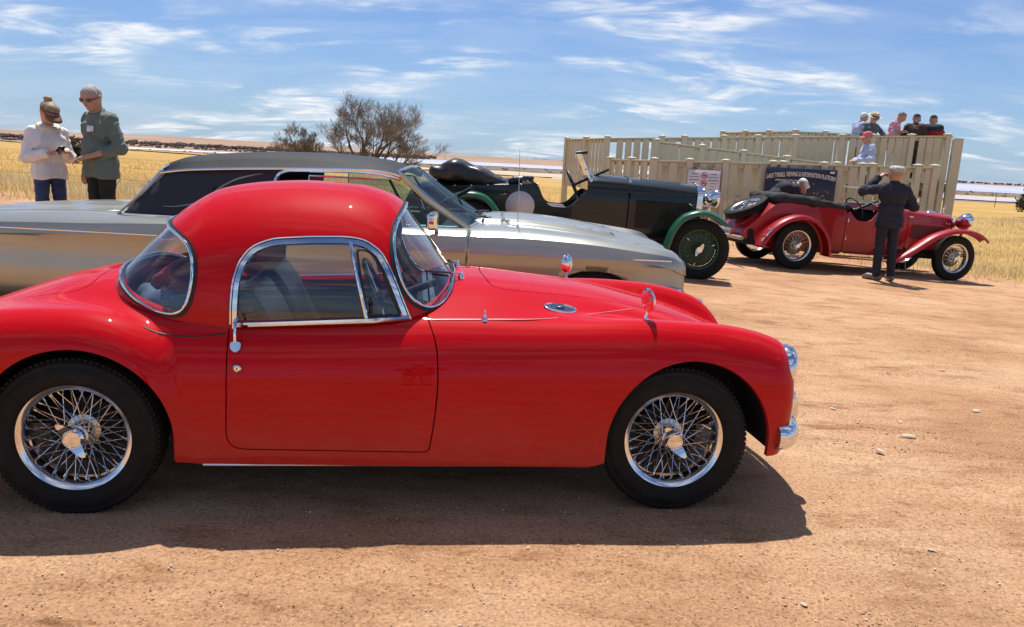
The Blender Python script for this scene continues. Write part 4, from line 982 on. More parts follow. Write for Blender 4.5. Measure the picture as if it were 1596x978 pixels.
# ------------------------------------------------------------------ silver hardtop with black vinyl roof
SILV = mat('champagne_silver', (.40, .395, .33), .30, .6, coat=.45, var=.03, vscale=3, coat_rough=.03)
VINYL = mat('black_vinyl', (.018, .019, .023), .60, spec=.22, var=.15, vscale=30, bump=.35, bscale=260)
VINYLS = mat('black_vinyl_side', (.012, .012, .020), .55, var=.15, vscale=30, bump=.3, bscale=260)
TB = empty('silver_hardtop', (-1.32, 6.84, 0), 0, 'long champagne silver sixties hardtop with black vinyl roof behind the red coupe', 'car')
def build_tb():
    zt = pchip([-2.62, -2.4, -1.9, -1.4, .9, 1.0, 1.3, 1.68, 2.13, 2.42, 2.56, 2.62], [.80, .855, .90, .91, .925, .935, .945, .922, .858, .808, .77, .70])
    zc_ = pchip([-2.62, -2.1, -1.5, -1, .8, 1.3, 1.78, 2.27, 2.52, 2.62], [.755, .795, .825, .84, .855, .862, .845, .80, .765, .70])
    wd = pchip([-2.62, -2.3, -1.5, 0, 1.5, 2.3, 2.5, 2.62], [.90, .95, .975, .985, .98, .96, .935, .88])
    st = []
    for x in np.linspace(-2.62, 2.62, 110):
        xo = float(x) if x > -1.9 else -1.9+(x+1.9)*1.85
        T, C, w = float(zt(x)), float(zc_(x)), float(wd(x)); bul = .016*float(sstep(.95, 1.1, x)*sstep(2.18, 2.02, x))
        half = [(0, T+bul), (.13, T-.002+bul), (.15, T-.008+bul), (.28, T-.010+bul*.9), (.43, T-.012+bul*.8), (.455, T-.022), (.62, T-.030), (.76, T-.038), (w-.14, C+.028), (w-.07, C+.014), (w-.025, C-.012),
                (w-.008, C-.05), (w, min(.735, C-.075)), (w-.016, .700), (w-.030, .64), (w-.028, .56), (w-.018, .48), (w-.012, .40), (w-.03, .30), (w-.07, .22)]
        st.append((xo, half))
    V, F = loft_half(st, True); me_ = MB(); me_.V = V; me_.F = F
    m_ = me_.mesh(smooth=24, fix=True)
    # cut arches and seams: work on the raw quads
    Vn = np.array(V); W_ = S(Vn, np.zeros_like(Vn), [f for f in F if len(f) == 4])
    x, y, z = W_.xyz(); ar = lambda x, z, cx: (np.sqrt(((x-cx)/.40)**2+((z-.30)/.345)**2)-1)*.36
    f = np.maximum(np.minimum(ar(x, z, 1.93), ar(x, z, -1.02)), .55-np.abs(y)); W_ = W_.cut(f)[1]
    x, y, z = W_.xyz(); cab = rpoly([(-1.68, -.70), (.98, -.74), (1.05, 0), (.98, .74), (-1.68, .70)], .05); W_ = W_.cut(np.maximum(sdpoly(x, y, cab)+.03, .80-z))[1]
    def seams(W_, fn, g=.004):
        x, y, z = W_.xyz(); A, B = W_.cut(fn(x, y, z)); A = A.cut(fn(*A.xyz())+g)[0]; return A, B
    bon = rpoly([(1.26, -.73), (1.16, 0), (1.26, .73), (2.52, .74), (2.56, 0), (2.52, -.74)], [.05, .3, .05, .03, .1, .03])
    Hd, W_ = seams(W_, lambda x, y, z: np.maximum(sdpoly(x, y, bon), .6-z))
    bt = rpoly([(-3.15, -.72), (-1.80, -.72), (-1.74, 0), (-1.80, .72), (-3.15, .72)], [.04, .10, .3, .10, .04])
    Tr, W_ = seams(W_, lambda x, y, z: np.maximum(sdpoly(x, y, bt), .6-z))
    dr = rpoly([(-.62, .24), (-.58, .99), (.98, .99), (.92, .24)], .05)
    Dr, W_ = seams(W_, lambda x, y, z: np.maximum(sdpoly(x, z, dr), .75-np.abs(y)))
    def fin(Sx, name):
        o = link(name, mesh_from(Sx.V, Sx.F, smooth=24), SILV, TB); md = o.modifiers.new('thickness', 'SOLIDIFY'); md.thickness = .018; md.offset = -1; return o
    fin(W_, 'body'); fin(Hd, 'bonnet'); fin(Tr, 'boot_lid')
    for sg in (-1, 1): fin(Dr.cut(-sg*Dr.V[:, 1])[0], 'door')
build_tb()
b = MB(); b.box((0, 0, .36), (4.6, 1.5, .22)); b.box((.2, 0, .55), (1.0, 1.6, .35)); b.box((-1.25, 0, .62), (.5, 1.5, .3)); b.build('underbody', DARK, TB)
b = MB(); b.box((2.585, 0, .60), (.05, 1.70, .20)); b.build('grille', BLACK, TB)
for zz in (.53, .57, .61, .65, .69): MB().box((2.612, 0, zz), (.015, 1.66, .010)).build('grille_bar', CHROME, TB)
for nm, xs, xx in (('front_bumper', 1, 2.52), ('rear_bumper', -1, -3.24)):
    P = [(xx-xs*.30, -.99, .47), (xx-xs*.06, -.985, .47), (xx+xs*.04, -.88, .47), (xx+xs*.08, 0, .47), (xx+xs*.04, .88, .47), (xx-xs*.06, .985, .47), (xx-xs*.30, .99, .47)]
    MB().tube(crv(P, 5), .085, 12, flat=((0, 0, 1), .9)).build(nm, CHROME, TB, smooth=70)
for sg in (-1, 1):
    MB().tube([(x, sg*(.987-.02*max(0, abs(x)-1.5)), .745) for x in np.linspace(-3.0, 2.5, 40)], .007, 6).build('side_moulding', CHROME, TB)
    b = MB(); b.bbox((-.42, sg*.985, .80), (.20, .02, .022), .006); b.build('door_handle', CHROME, TB)
# greenhouse
zr = pchip([-1.50, -1.33, -1.05, -.72, -.28, .16, .32, .40], [1.285, 1.345, 1.378, 1.402, 1.412, 1.384, 1.345, 1.315])
zd = pchip([-1.50, -1.25, -.9, -.5, 0, .27, .44], [1.205, 1.235, 1.262, 1.283, 1.302, 1.298, 1.262])
st = []
for x in np.linspace(-1.46, .40, 40):
    a, d = float(zr(x)), float(zd(x)); wr = .69-.05*float(sstep(-1.2, -1.5, x))
    st.append((float(x), [(0, a), (.25, a-.004), (.45, a-.016), (.57, a-.036), (.635, a-.066), (wr, d+.004), (wr+.012, d), (wr-.01, d-.02)]))
V, F = loft_half(st, False); me_ = MB().add(V, F); o = me_.build('vinyl_roof', VINYL, TB, smooth=50); md = o.modifiers.new('thickness', 'SOLIDIFY'); md.thickness = .02; md.offset = -1
def panel(name, quad, m, n=8, bow=0.0, thick=.02, parent=TB, nb=(0, -1, 0)):
    """curved four-cornered patch"""
    A, B_, C, D = [np.array(p, float) for p in quad]; V = []; F = []
    for i in range(n+1):
        for j in range(n+1):
            u, v = i/n, j/n; p = (A*(1-u)+B_*u)*(1-v)+(D*(1-u)+C*u)*v; V.append(p+np.array(nb)*bow*4*max(u*(1-u), 0)**1*1.0 if True else p)
    for i in range(n):
        for j in range(n): F.append((i*(n+1)+j, (i+1)*(n+1)+j, (i+1)*(n+1)+j+1, i*(n+1)+j+1))
    o = MB().add(V, F).build(name, m, parent, smooth=60, fix=False)
    if thick: md = o.modifiers.new('thickness', 'SOLIDIFY'); md.thickness = thick; md.offset = 0
    return o
for sg in (-1, 1):
    panel('sail_panel', [(-1.72, sg*.80, .86), (-.60, sg*.82, .86), (-.52, sg*.69, 1.275), (-1.40, sg*.685, 1.215)], VINYLS, thick=.03)
    b = MB(); b.tube([(-1.70, sg*.815, .872), (-1.2, sg*.83, .872), (-.6, sg*.835, .875)], .016, 8); b.build('roof_base_trim', CHROME, TB)
    b = MB(); b.tube([(-1.76, sg*.79, .87), (-1.56, sg*.745, 1.06), (-1.44, sg*.69, 1.205)], .010, 8); b.build('rear_pillar_trim', SILV, TB)
    S_ = crv([(-.60, 1.235), (-.72, 1.222), (-.86, 1.18), (-.98, 1.11), (-1.06, 1.04), (-1.16, .985), (-1.30, .955), (-1.40, .95)], 5)
    ys = lambda z: sg*(.80-(z-.86)*.30+.022)
    b = MB(); b.tube([(p[0], ys(p[1]), p[1]) for p in S_], [.004+.006*math.sin(math.pi*i/(len(S_)-1)) for i in range(len(S_))], 8); b.lathe([(.026, -.012), (.026, .012), (.015, .016), (0, .016)], 18, 'y', c=(-1.0, ys(1.09), 1.09)); b.build('landau_bar', mat('dark_chrome', (.20, .20, .23), .18, 1.0), TB)
    # window surround, glass, vent frame
    top = [(-.56, sg*.80, .90), (-.57, sg*.76, 1.10), (-.545, sg*.72, 1.215), (-.49, sg*.70, 1.258), (-.40, sg*.695, 1.268), (0, sg*.70, 1.282), (.25, sg*.70, 1.275), (.40, sg*.70, 1.24)]
    b = MB(); b.tube(crv(top, 5), .014, 8); b.build('window_surround', CHROME, TB)
    b = MB(); b.tube([(.40, sg*.695, 1.285), (.62, sg*.74, 1.10), (.98, sg*.80, .875)], [.024, .026, .03], 8); b.build('windscreen_pillar', mat('pillar_gold', (.55, .46, .33), .2, .9), TB)
    panel('side_glass', [(-.30, sg*.80, .90), (.52, sg*.80, .90), (.30, sg*.70, 1.235), (-.30, sg*.70, 1.235)], GLASS_G, n=4, thick=0)
    panel('quarter_glass', [(.54, sg*.80, .90), (.90, sg*.80, .90), (.42, sg*.71, 1.20), (.33, sg*.70, 1.235)], GLASS_G, n=4, thick=0)
    b = MB(); b.tube([(.53, sg*.80, .89), (.32, sg*.70, 1.235)], .012, 8); b.build('window_divider', BLACK, TB)
    b = MB(); b.tube([(-.32, sg*.805, .895), (-.3, sg*.705, 1.237), (.31, sg*.705, 1.237)], .008, 8); b.build('glass_trim', CHROME, TB)
    st_ = [(-1.46, 1.20), (-1.25, 1.232), (-.9, 1.258), (-.5, 1.279), (0, 1.298), (.27, 1.294), (.42, 1.262)]
    b = MB(); b.tube(crv([(x, sg*.705, z) for x, z in st_], 4), .010, 8); b.build('drip_rail', CHROME, TB)
def screen(name, top, bot, bow_t, bow_b, m):
    n = 20; V, F = [], []
    for j in range(9):
        v = j/8; x0 = top[0]*(1-v)+bot[0]*v; w = top[1]*(1-v)+bot[1]*v; z = top[2]*(1-v)+bot[2]*v; bw = bow_t*(1-v)+bow_b*v
        for i in range(n+1): u = i/n*2-1; V.append((x0+bw*(1-abs(u)**2.4), u*w, z+.03*(1-u*u)*(1-v)))
    for j in range(8): F += [(j*(n+1)+i, j*(n+1)+i+1, (j+1)*(n+1)+i+1, (j+1)*(n+1)+i) for i in range(n)]
    o = MB().add(V, F).build(name, m, TB, smooth=80, fix=False)
    ring = [V[i] for i in range(n+1)]+[V[j*(n+1)+n] for j in range(1, 9)]+[V[8*(n+1)+i] for i in range(n-1, -1, -1)]+[V[j*(n+1)] for j in range(7, 0, -1)]
    MB().tube(ring, .014, 8, closed=True).build(name+'_trim', CHROME, TB); return o
screen('windscreen', (.385, .665, 1.30), (.93, .785, .895), .02, .18, glass_mat('shaded_screen', (.42, .60, .68), 1.36, .28))
screen('rear_window', (-1.44, .62, 1.255), (-1.74, .70, .90), -.02, -.08, GLASS_G)
for yy in (-.36, .30):
    b = MB(); b.tube([(1.10, yy, .955), (1.02, yy-.10, .975), (.985, yy-.28, .985)], .007, 6); b.tube([(1.06, yy-.02, .972), (.97, yy-.40, .985)], .008, 6); b.build('wiper', BLACK, TB)
    b = MB(); b.lathe([(.02, 0), (.018, .015), (.008, .03), (0, .031)], 12, 'z', c=(1.10, yy, .94)); b.build('wiper_pivot', CHROME, TB)
b = MB(); b.lathe([(.028, 0), (.024, .02), (.012, .035), (.008, .04)], 14, 'z', c=(1.33, -.72, .895)); b.tube([(1.33, -.72, .93), (1.325, -.72, 1.15), (1.315, -.72, 1.52)], [.0036, .003, .002], 6); b.build('aerial', STEEL, TB)
b = MB(); b.bbox((.70, -1.03, .965), (.075, .19, .13), .02); b.tube([(.72, -.93, .88), (.72, -.98, .90), (.71, -1.01, .93)], .016, 8); wm = b.build('door_mirror', CHROME, TB)
MB().box((.661, -1.03, .965), (.003, .16, .10)).build('mirror_glass', mat('mirror_glass', (.25, .27, .28), .03, 1.0), wm)
for k in range(2): MB().bbox((2.26+k*.035, -.63-.0*k, .822-.006*k), (.05, .13, .012), .004, Matrix.Rotation(R(-25), 3, 'Z')).build('indicator_slat', BLACK, TB)
for sg in (-1, 1): MB().bbox((2.10, sg*.30, .868), (.05, .22, .018), .004).build('scoop_grille', BLACK, TB)
b = MB()
for sg in (-1, 1):
    b.bbox((.0, sg*.38, .52), (.62, .56, .22), .06); b.bbox((-.32, sg*.38, .78), (.18, .56, .50), .06, Matrix.Rotation(R(-14), 3, 'Y'))
b.bbox((-.85, 0, .52), (.5, 1.3, .22), .06); b.bbox((-1.15, 0, .74), (.18, 1.3, .46), .06); b.build('seat', LEATHER, TB)
b = MB(); b.bbox((.82, 0, .82), (.28, 1.45, .16), .05); b.build('dashboard', BLACK, TB); steering(TB, (.48, .38, .92), .20, R(30), BLACK, 2)
for xx, sg in ((1.93, -1), (1.93, 1), (-1.02, -1), (-1.02, 1)):
    t = MB(); t.lathe([(.19, -.09), (.22, -.105), (.27, -.11), (.325, -.09), (.338, -.06), (.338, .06), (.325, .09), (.27, .11), (.2, .1)], 48, 'y'); o = t.build('wheel', RUBBER, TB); o.location = (xx, sg*.80, .338); o.rotation_euler = (0, 0, 0 if sg < 0 else math.pi)
    MB().lathe([(.20, -.085), (.19, -.10), (.14, -.085), (.10, -.09), (.06, -.115), (0, -.12)], 36, 'y').build('hub_cap', CHROME, o, smooth=50)

# ------------------------------------------------------------------ dark green vintage tourer
DKG = mat('black_green_paint', (.007, .010, .009), .34, coat=.6, var=.1, vscale=3, spec=.2)
GRN = mat('green_paint', (.012, .105, .042), .30, coat=.9, var=.08, vscale=4, spec=.3)
WGRN = mat('green_wheel', (.014, .060, .024), .45, var=.15, vscale=8)
VG = empty('vintage_tourer', (.945, 10.55, .10), 0, 'black-green open vintage tourer with green mudguards and white roundel on its side', 'car', rot=(0, R(1.55), 0))
def wv(X, Z):
    X = np.asarray(X, float); w = np.interp(X, [-2.5, -2.2, -1.6, -.9, -.3, .45, 1.0, 1.4], [.36, .43, .50, .53, .53, .45, .385, .35])
    return w-.16*np.maximum(.55-Z, 0)**1.5-.10*np.maximum(Z-.92, 0)
out = [(-2.42, .44), (-2.40, .70), (-2.25, .84), (-2.08, .895), (-1.36, .965), (-.73, 1.025), (-.66, .88), (-.60, .785), (-.53, .757), (-.36, .757), (-.28, .79), (-.20, .89), (-.14, .965), (-.04, .995), (.44, 1.005), (.44, .42)]
side_skin('body_side', rpoly(out, .025), wv, DKG, VG)
side_skin('bonnet_side', rpoly([(.455, .50), (.455, 1.005), (1.33, 1.025), (1.335, .50)], .01), wv, DKG, VG)
def hoodsec(x, top, cr): 
    w = float(wv(x, cr)); return densify([(0, top), (w*.40, top-.006), (w*.72, top-.035), (w*.93, top-.085), (w+.003, cr+.02), (w+.004, cr)], 3)
b = MB(); b.V, b.F = loft_half([(float(x), hoodsec(x, 1.19+.012*math.cos(max(0, (x+.05))*3), .995)) for x in np.linspace(-.10, .44, 8)]); b.build('scuttle', DKG, VG, smooth=40)
b = MB(); b.V, b.F = loft_half([(float(x), hoodsec(x, 1.19-.03*((x-.45)/.9), 1.005+.02*((x-.45)/.9))) for x in np.linspace(.46, 1.335, 10)]); b.build('bonnet', DKG, VG, smooth=40)
b = MB(); b.V, b.F = loft_half([(x, hoodsec(x, 1.203, 1.0)) for x in (.435, .465)]); b.build('bonnet_strap', BLACK, VG)
b = MB(); b.V, b.F = loft_half([(float(x), densify([(0, t+.09*c), (.25, t+.075*c), (float(wv(x, .9))*.9, t+.02*c), (float(wv(x, .9))-.01, t)], 3)) for x, t, c in ((-2.43, .66, .4), (-2.36, .78, .8), (-2.2, .85, 1), (-1.9, .905, 1), (-1.5, .945, 1), (-1.1, .985, .9))]); b.build('rear_deck', DKG, VG, smooth=50)
b = MB(); b.box((-.65, 0, .45), (1.5, .98, .06)); b.box((-1.1, 0, .70), (.05, .98, .5)); b.box((-.05, 0, .72), (.04, .95, .55)); b.box((.7, 0, .50), (1.3, .70, .35)); b.box((-1.7, 0, .55), (1.2, .84, .3)); b.build('chassis', DARK, VG)
for sg in (-1, 1):
    b = MB(); b.tube(crv([(-2.35, sg*.36, .50), (-1.6, sg*.36, .50), (.8, sg*.34, .42), (1.35, sg*.33, .46), (1.75, sg*.33, .42)], 5), .045, 8, flat=((0, 0, 1), 1.2)); b.build('chassis_rail', DARK, VG)
    b = MB(); b.tube(crv([(1.80, sg*.34, .43), (1.45, sg*.34, .36), (1.0, sg*.34, .43)], 6), .035, 8); b.build('leaf_spring', DARK, VG)
    fender('front_mudguard', [(.87, .30), (.905, .45), (.96, .62), (1.08, .785), (1.28, .868), (1.48, .845), (1.66, .745)], sg*.72, .215, GRN, VG)
    fender('rear_mudguard', [(-2.02, .50), (-1.95, .68), (-1.80, .82), (-1.56, .885), (-1.34, .835), (-1.18, .66), (-1.10, .45)], sg*.70, .225, GRN, VG)
    lamp(VG, (1.56, sg*.36, 1.015), .115, CHROME)
    b = MB(); b.tube([(1.48, sg*.36, .86), (1.53, sg*.36, .95)], .018, 8); b.tube([(1.42, sg*.52, .80), (1.44, sg*.36, .84)], .014, 8); b.build('lamp_bracket', STEEL, VG)
    b = MB(); b.box((1.42, sg*.58, .80), (.09, .10, .05)); b.build('side_bracket', mat('brass', (.55, .42, .25), .35, .8), VG)
b = MB(); b.tube([(1.44, -.40, .84), (1.45, 0, .85), (1.44, .40, .84)], .018, 8); b.lathe([(.05, -.06), (.05, .03), (.03, .05)], 14, 'x', c=(1.50, -.17, .80)); b.lathe([(.05, -.06), (.05, .03), (.03, .05)], 14, 'x', c=(1.50, .17, .80)); b.tube([(1.35, -.62, .37), (1.35, 0, .34), (1.35, .62, .37)], .03, 8); b.build('lamp_bar', STEEL, VG)
lamp(VG, (1.52, -.0, .98), .075, CHROME, 'spot_lamp')
b = MB(); rs = rpoly([(-.33, .48), (.33, .48), (.34, 1.06), (.20, 1.155), (-.20, 1.155), (-.34, 1.06)], .04); b.prism(rs, .07, 'x', 1.375); b.build('radiator_shell', CHROME, VG, smooth=30)
b = MB(); b.prism(rpoly([(-.28, .54), (.28, .54), (.29, 1.04), (.18, 1.10), (-.18, 1.10), (-.29, 1.04)], .03), .01, 'x', 1.413); b.build('radiator_core', BLACK, VG)
b = MB(); b.lathe([(.035, 1.15), (.035, 1.175), (.02, 1.185), (.018, 1.20), (0, 1.205)], 14, 'z', c=(1.375, 0, 0)); b.build('radiator_cap', CHROME, VG)
for sg in (-1, 1):
    b = MB()
    for k in range(26):
        xx = .56+k*.0285; b.box((xx, sg*(float(wv(xx, .75))+.006), .745), (.010, .016, .36), Matrix.Rotation(sg*R(28), 3, 'Z'))
    tag(b.build('bonnet_louvres', DKG, VG), kind='stuff')
b = MB()
for k in range(15): b.box((.62+k*.036, -.14, 1.187-k*.0012), (.012, .13, .010))
tag(b.build('top_louvres', DKG, VG), kind='stuff')
MB().tube([(1.22, -.40, .92), (1.22, -.43, .92), (1.26, -.43, .90)], .008, 6).build('bonnet_catch', CHROME, VG)
b = MB(); n = 48; V = [(-.935, -(float(wv(-.935, .735))+.004), .735)]
for k in range(n): a = 2*math.pi*k/n; xx, zz = -.935+.185*math.cos(a), .735+.185*math.sin(a); V.append((xx, -(float(wv(xx, zz))+.004), zz))
b.add(V, [(0, 1+k, 1+(k+1) % n) for k in range(n)]); o = b.build('white_roundel', mat('roundel_white', (.62, .56, .52), .5, var=.06), VG)
md = o.modifiers.new('thickness', 'SOLIDIFY'); md.thickness = .003; md.offset = -1
for k in range(6): MB().ball((-1.78+k*.21, -(float(wv(-1.78+k*.21, .95))+.002), .925+k*.019), .012, 8, 6).build('tonneau_stud', STEEL, VG)
b = MB(); fr = [(-.055, 1.09), (-.225, 1.44)]
for sg in (-1, 1): b.tube([(-.02, sg*.47, 1.04), (-.06, sg*.46, 1.10), (-.215, sg*.44, 1.43)], .013, 8); b.tube([(.0, sg*.47, 1.12), (-.10, sg*.46, 1.24)], .008, 6); b.ball((-.06, sg*.465, 1.12), .03, 8, 6); b.ball((-.13, sg*.455, 1.26), .02, 8, 6)
b.tube([(-.215, -.44, 1.43), (-.215, .44, 1.43)], .012, 8); b.tube([(-.065, -.45, 1.115), (-.065, .45, 1.115)], .012, 8); b.build('windscreen_frame', CHROME, VG)
b = MB(); b.add([(-.066, -.445, 1.12), (-.066, .445, 1.12), (-.213, .43, 1.425), (-.213, -.43, 1.425)], [(0, 1, 2, 3)]); b.build('windscreen', GLASS, VG, fix=False)
MB().tube([(-.23, -.30, 1.45), (-.14, -.30, 1.465), (-.13, .30, 1.465), (-.23, .30, 1.45)], .022, 8).build('wiper_motor', BLACK, VG)
steering(VG, (-.27, -.28, 1.04), .21, R(28), BLACK)
b = MB()
for sg in (-1, 1): b.bbox((-.55, sg*.25, .66), (.50, .44, .18), .05); b.bbox((-.86, sg*.25, .86), (.16, .44, .40), .05, Matrix.Rotation(R(-10), 3, 'Y'))
b.build('seat', mat('brown_hide', (.09, .055, .045), .45, var=.2, bump=.2), VG)
sdf_lump('folded_hood', [q_ for yy in (-.40, -.20, 0, .20, .40) for q_ in (((-2.04, yy, 1.06), (-1.80, yy, 1.115), .085, .115), ((-1.80, yy, 1.115), (-1.48, yy, 1.05), .115, .095), ((-1.48, yy, 1.04), (-1.18, yy, .985), .095, .06))], .10, mat('hood_cover', (.022, .022, .024), .38, var=.2, bump=.35, bscale=14), VG, h=.020, noise=.016, nscale=15)
sdf_lump('folded_cover', [((-1.08, -.36, 1.02), (-.92, -.34, 1.06), .045, .04), ((-1.02, -.36, 1.04), (-.95, .36, 1.05), .05, .05), ((-.95, -.34, 1.06), (-.80, -.30, 1.09), .04, .02), ((-.86, -.34, 1.08), (-.80, -.1, 1.03), .03, .03)], .05, mat('hood_cover', (.02, .02, .02), .4), VG, h=.015, noise=.01, nscale=25)
for xx, sg in ((1.35, -1), (1.35, 1), (-1.56, -1), (-1.56, 1)):
    w = wire_wheel(VG, (xx, sg*.655, .375), sg, .255, .383, .135, WGRN, WGRN, WGRN, nsp=72, ear=.95, hub_r=.048, hub_out=.07, cap_m=CHROME, ear_s=.7)
    MB().lathe([(0, -.012), (.12, -.010), (.215, .0), (.215, .03)], 36, 'y').build('wheel_disc', WGRN, w)
    for k in range(3):
        a = .35+k*2.1; MB().box((.19*math.cos(a), -.035, .19*math.sin(a)), (.036, .006, .012), Matrix.Rotation(-a, 3, 'Y')).build('balance_weight', mat('weight_white', (.7, .7, .66), .4), w)

# ------------------------------------------------------------------ crimson thirties tourer
CRM = mat('crimson_paint', (.36, .003, .009), .40, coat=.5, var=.06, vscale=3, spec=.3)
RT = empty('crimson_tourer', (5.533, 12.766, -.052), 0, 'crimson open thirties tourer with spare wheel on its sloping tail', 'car', rot=(0, R(2.55), R(12)))
def wr_(X, Z):
    X = np.asarray(X, float); w = np.interp(X, [-2.4, -2.0, -1.5, -.9, -.3, .5, 1.0, 1.5], [.40, .47, .53, .56, .55, .45, .36, .30])
    return w-.14*np.maximum(.50-Z, 0)**1.5-.16*np.maximum(Z-.86, 0)
side_skin('body_side', rpoly([(-2.28, .36), (-2.24, .52), (-1.92, .86), (-1.80, .955), (-1.5, .995), (-.98, .99), (-.72, .96), (-.665, .935), (-.665, .27), (-2.0, .27)], .02), wr_, CRM, RT)
side_skin('door', rpoly([(-.655, .29), (-.655, .95), (-.60, .93), (-.52, .84), (-.44, .80), (-.28, .80), (-.20, .84), (-.13, .93), (-.09, .985), (.02, .99), (.07, .29)], .02), wr_, CRM, RT)
side_skin('cowl_side', rpoly([(.08, .29), (.03, .99), (.50, .985), (.50, .29)], .01), wr_, CRM, RT)
side_skin('bonnet_side', rpoly([(.51, .42), (.51, .985), (1.44, .94), (1.44, .45)], .01), wr_, CRM, RT)
def hs2(x, top, cr): 
    w = float(wr_(x, cr)); return densify([(0, top), (w*.40, top-.006), (w*.74, top-.024), (w*.95, top-.055), (w+.004, cr+.015), (w+.004, cr)], 3)
b = MB(); b.V, b.F = loft_half([(float(x), hs2(x, 1.075, .978)) for x in np.linspace(-.06, .50, 8)]); b.build('scuttle', CRM, RT, smooth=40)
b = MB(); b.V, b.F = loft_half([(float(x), hs2(x, 1.072-.05*(x-.51)/.93, .978-.04*(x-.51)/.93)) for x in np.linspace(.51, 1.44, 8)]); b.build('bonnet', CRM, RT, smooth=40)
b = MB(); b.V, b.F = loft_half([(x, densify([(0, z+.035), (.25, z+.03), (float(wr_(x, .9))*.88, z+.012), (float(wr_(x, .9))-.012, z-.01)], 3)) for x, z in ((-2.30, .36), (-2.24, .50), (-2.05, .70), (-1.90, .85), (-1.78, .93), (-1.55, .965))]); b.build('tail_panel', CRM, RT, smooth=60)
b = MB(); b.box((-.6, 0, .36), (2.6, .96, .10)); b.box((.8, 0, .44), (1.2, .60, .30)); b.box((-1.6, 0, .42), (1.2, .90, .24)); b.box((-1.52, 0, .70), (.04, 1.0, .45)); b.box((.1, 0, .65), (.04, .92, .6)); b.build('chassis', DARK, RT)
b = MB(); b.tube([(-1.48, -.62, .35), (-1.48, 0, .35), (-1.48, .62, .35)], .05, 10).build('rear_axle', DARK, RT); MB().tube([(1.31, -.60, .36), (1.31, 0, .32), (1.31, .60, .36)], .03, 8).build('front_axle', DARK, RT)
for sg in (-1, 1):
    for P_ in ([(-2.25, sg*.42, .36), (-1.48, sg*.42, .28), (-.8, sg*.42, .36)], [(1.75, sg*.32, .40), (1.31, sg*.32, .31), (.8, sg*.32, .38)]): MB().tube(crv(P_, 5), .03, 8).build('leaf_spring', DARK, RT)
for sg in (-1, 1):
    fender('front_mudguard', [(.08, .275), (.22, .325), (.45, .465), (.75, .675), (1.0, .78), (1.22, .822), (1.48, .815), (1.66, .765), (1.79, .69)], sg*.68, .225, CRM, RT, taper=lambda t: 1.0-.25*sstep(.75, 1, t))
    fender('rear_mudguard', [(-2.16, .335), (-2.06, .53), (-1.85, .72), (-1.57, .825), (-1.30, .785), (-1.10, .63), (-.99, .44), (-.95, .25)], sg*.68, .25, CRM, RT)
    b = MB(); b.bbox((-.44, sg*.66, .245), (1.10, .27, .03), .01); b.build('running_board', CRM, RT)
    MB().box((-.44, sg*.797, .258), (1.10, .006, .012)).build('board_trim', STEEL, RT)
    o = lamp(RT, (1.575, sg*.42, .945), .128, CHROME); MB().tube([(1.56, sg*.42, .83), (1.52, sg*.40, .62)], .022, 8).build('lamp_post', CRM, RT)
    b = MB(); b.lathe([(0, -.12), (.08, -.10), (.115, -.03), (.115, .02)], 24, 'x', c=(1.545, sg*.42, .915)); b.build('lamp_shell', CRM, RT)
    b = MB()
    for k in range(24): xx = .62+k*.029; b.box((xx, sg*(float(wr_(xx, .7))+.005), .705), (.011, .015, .22), Matrix.Rotation(sg*R(28), 3, 'Z'))
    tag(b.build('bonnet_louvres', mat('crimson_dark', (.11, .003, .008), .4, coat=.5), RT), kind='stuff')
    for xx, zz in ((1.30, .875), (1.36, .875), (1.36, .80)): MB().ball((xx, sg*(float(wr_(xx, zz))+.006), zz), .014, 8, 6).build('bonnet_catch', CHROME, RT)
    MB().box((.56, sg*(float(wr_(.56, .93))+.004), .935), (.07, .008, .012)).build('bonnet_badge', CHROME, RT)
    for zz in (.80, .52): MB().bbox((-.63, sg*(float(wr_(-.63, zz))+.008), zz), (.02, .016, .06), .004).build('door_hinge', CHROME, RT)
    b = MB(); b.lathe([(.0, -.035), (.03, -.03), (.038, 0), (.03, .01), (0, .012)], 16, 'x'); o = b.build('tail_lamp', mat('red_lens', (.45, .02, .02), .2, coat=1), RT); o.location = (-2.12, sg*.80, .47)
    MB().tube([(-2.18, sg*.82, .40), (-2.10, sg*.82, .49), (-2.02, sg*.81, .58), (-2.05, sg*.76, .58)], .012, 8).build('lamp_guard', CHROME, RT)
b = MB(); b.prism(rpoly([(-.27, .42), (.27, .42), (.285, .90), (.17, 1.015), (-.17, 1.015), (-.285, .90)], .04), .07, 'x', 1.475); b.build('radiator_shell', CHROME, RT, smooth=30)
b = MB(); b.prism(rpoly([(-.22, .47), (.22, .47), (.23, .88), (.14, .96), (-.14, .96), (-.23, .88)], .03), .01, 'x', 1.513); b.build('radiator_core', CRM, RT)
b = MB(); b.lathe([(.03, 1.01), (.035, 1.03), (.015, 1.04), (.012, 1.06), (0, 1.062)], 12, 'z', c=(1.475, 0, 0)); b.tube([(1.475, 0, 1.05), (1.465, 0, 1.10), (1.50, 0, 1.13), (1.47, 0, 1.17)], [.014, .016, .012, .005], 8); b.build('radiator_mascot', CHROME, RT)
b = MB()
for sg in (-1, 1): b.tube([(-.06, sg*.47, 1.0), (-.13, sg*.46, 1.31)], .012, 8)
b.tube([(-.13, -.46, 1.31), (-.13, .46, 1.31)], .013, 8); b.tube([(-.075, -.465, 1.075), (-.075, .465, 1.075)], .011, 8); b.build('windscreen_frame', STEEL, RT)
b = MB(); b.add([(-.075, -.46, 1.08), (-.075, .46, 1.08), (-.128, .455, 1.305), (-.128, -.455, 1.305)], [(0, 1, 2, 3)]); b.build('windscreen', glass_mat('clear_screen', (.85, .90, .88), 1.4, .3), RT, fix=False)
steering(RT, (-.36, -.27, .95), .205, R(25), BLACK, 3)
b = MB()
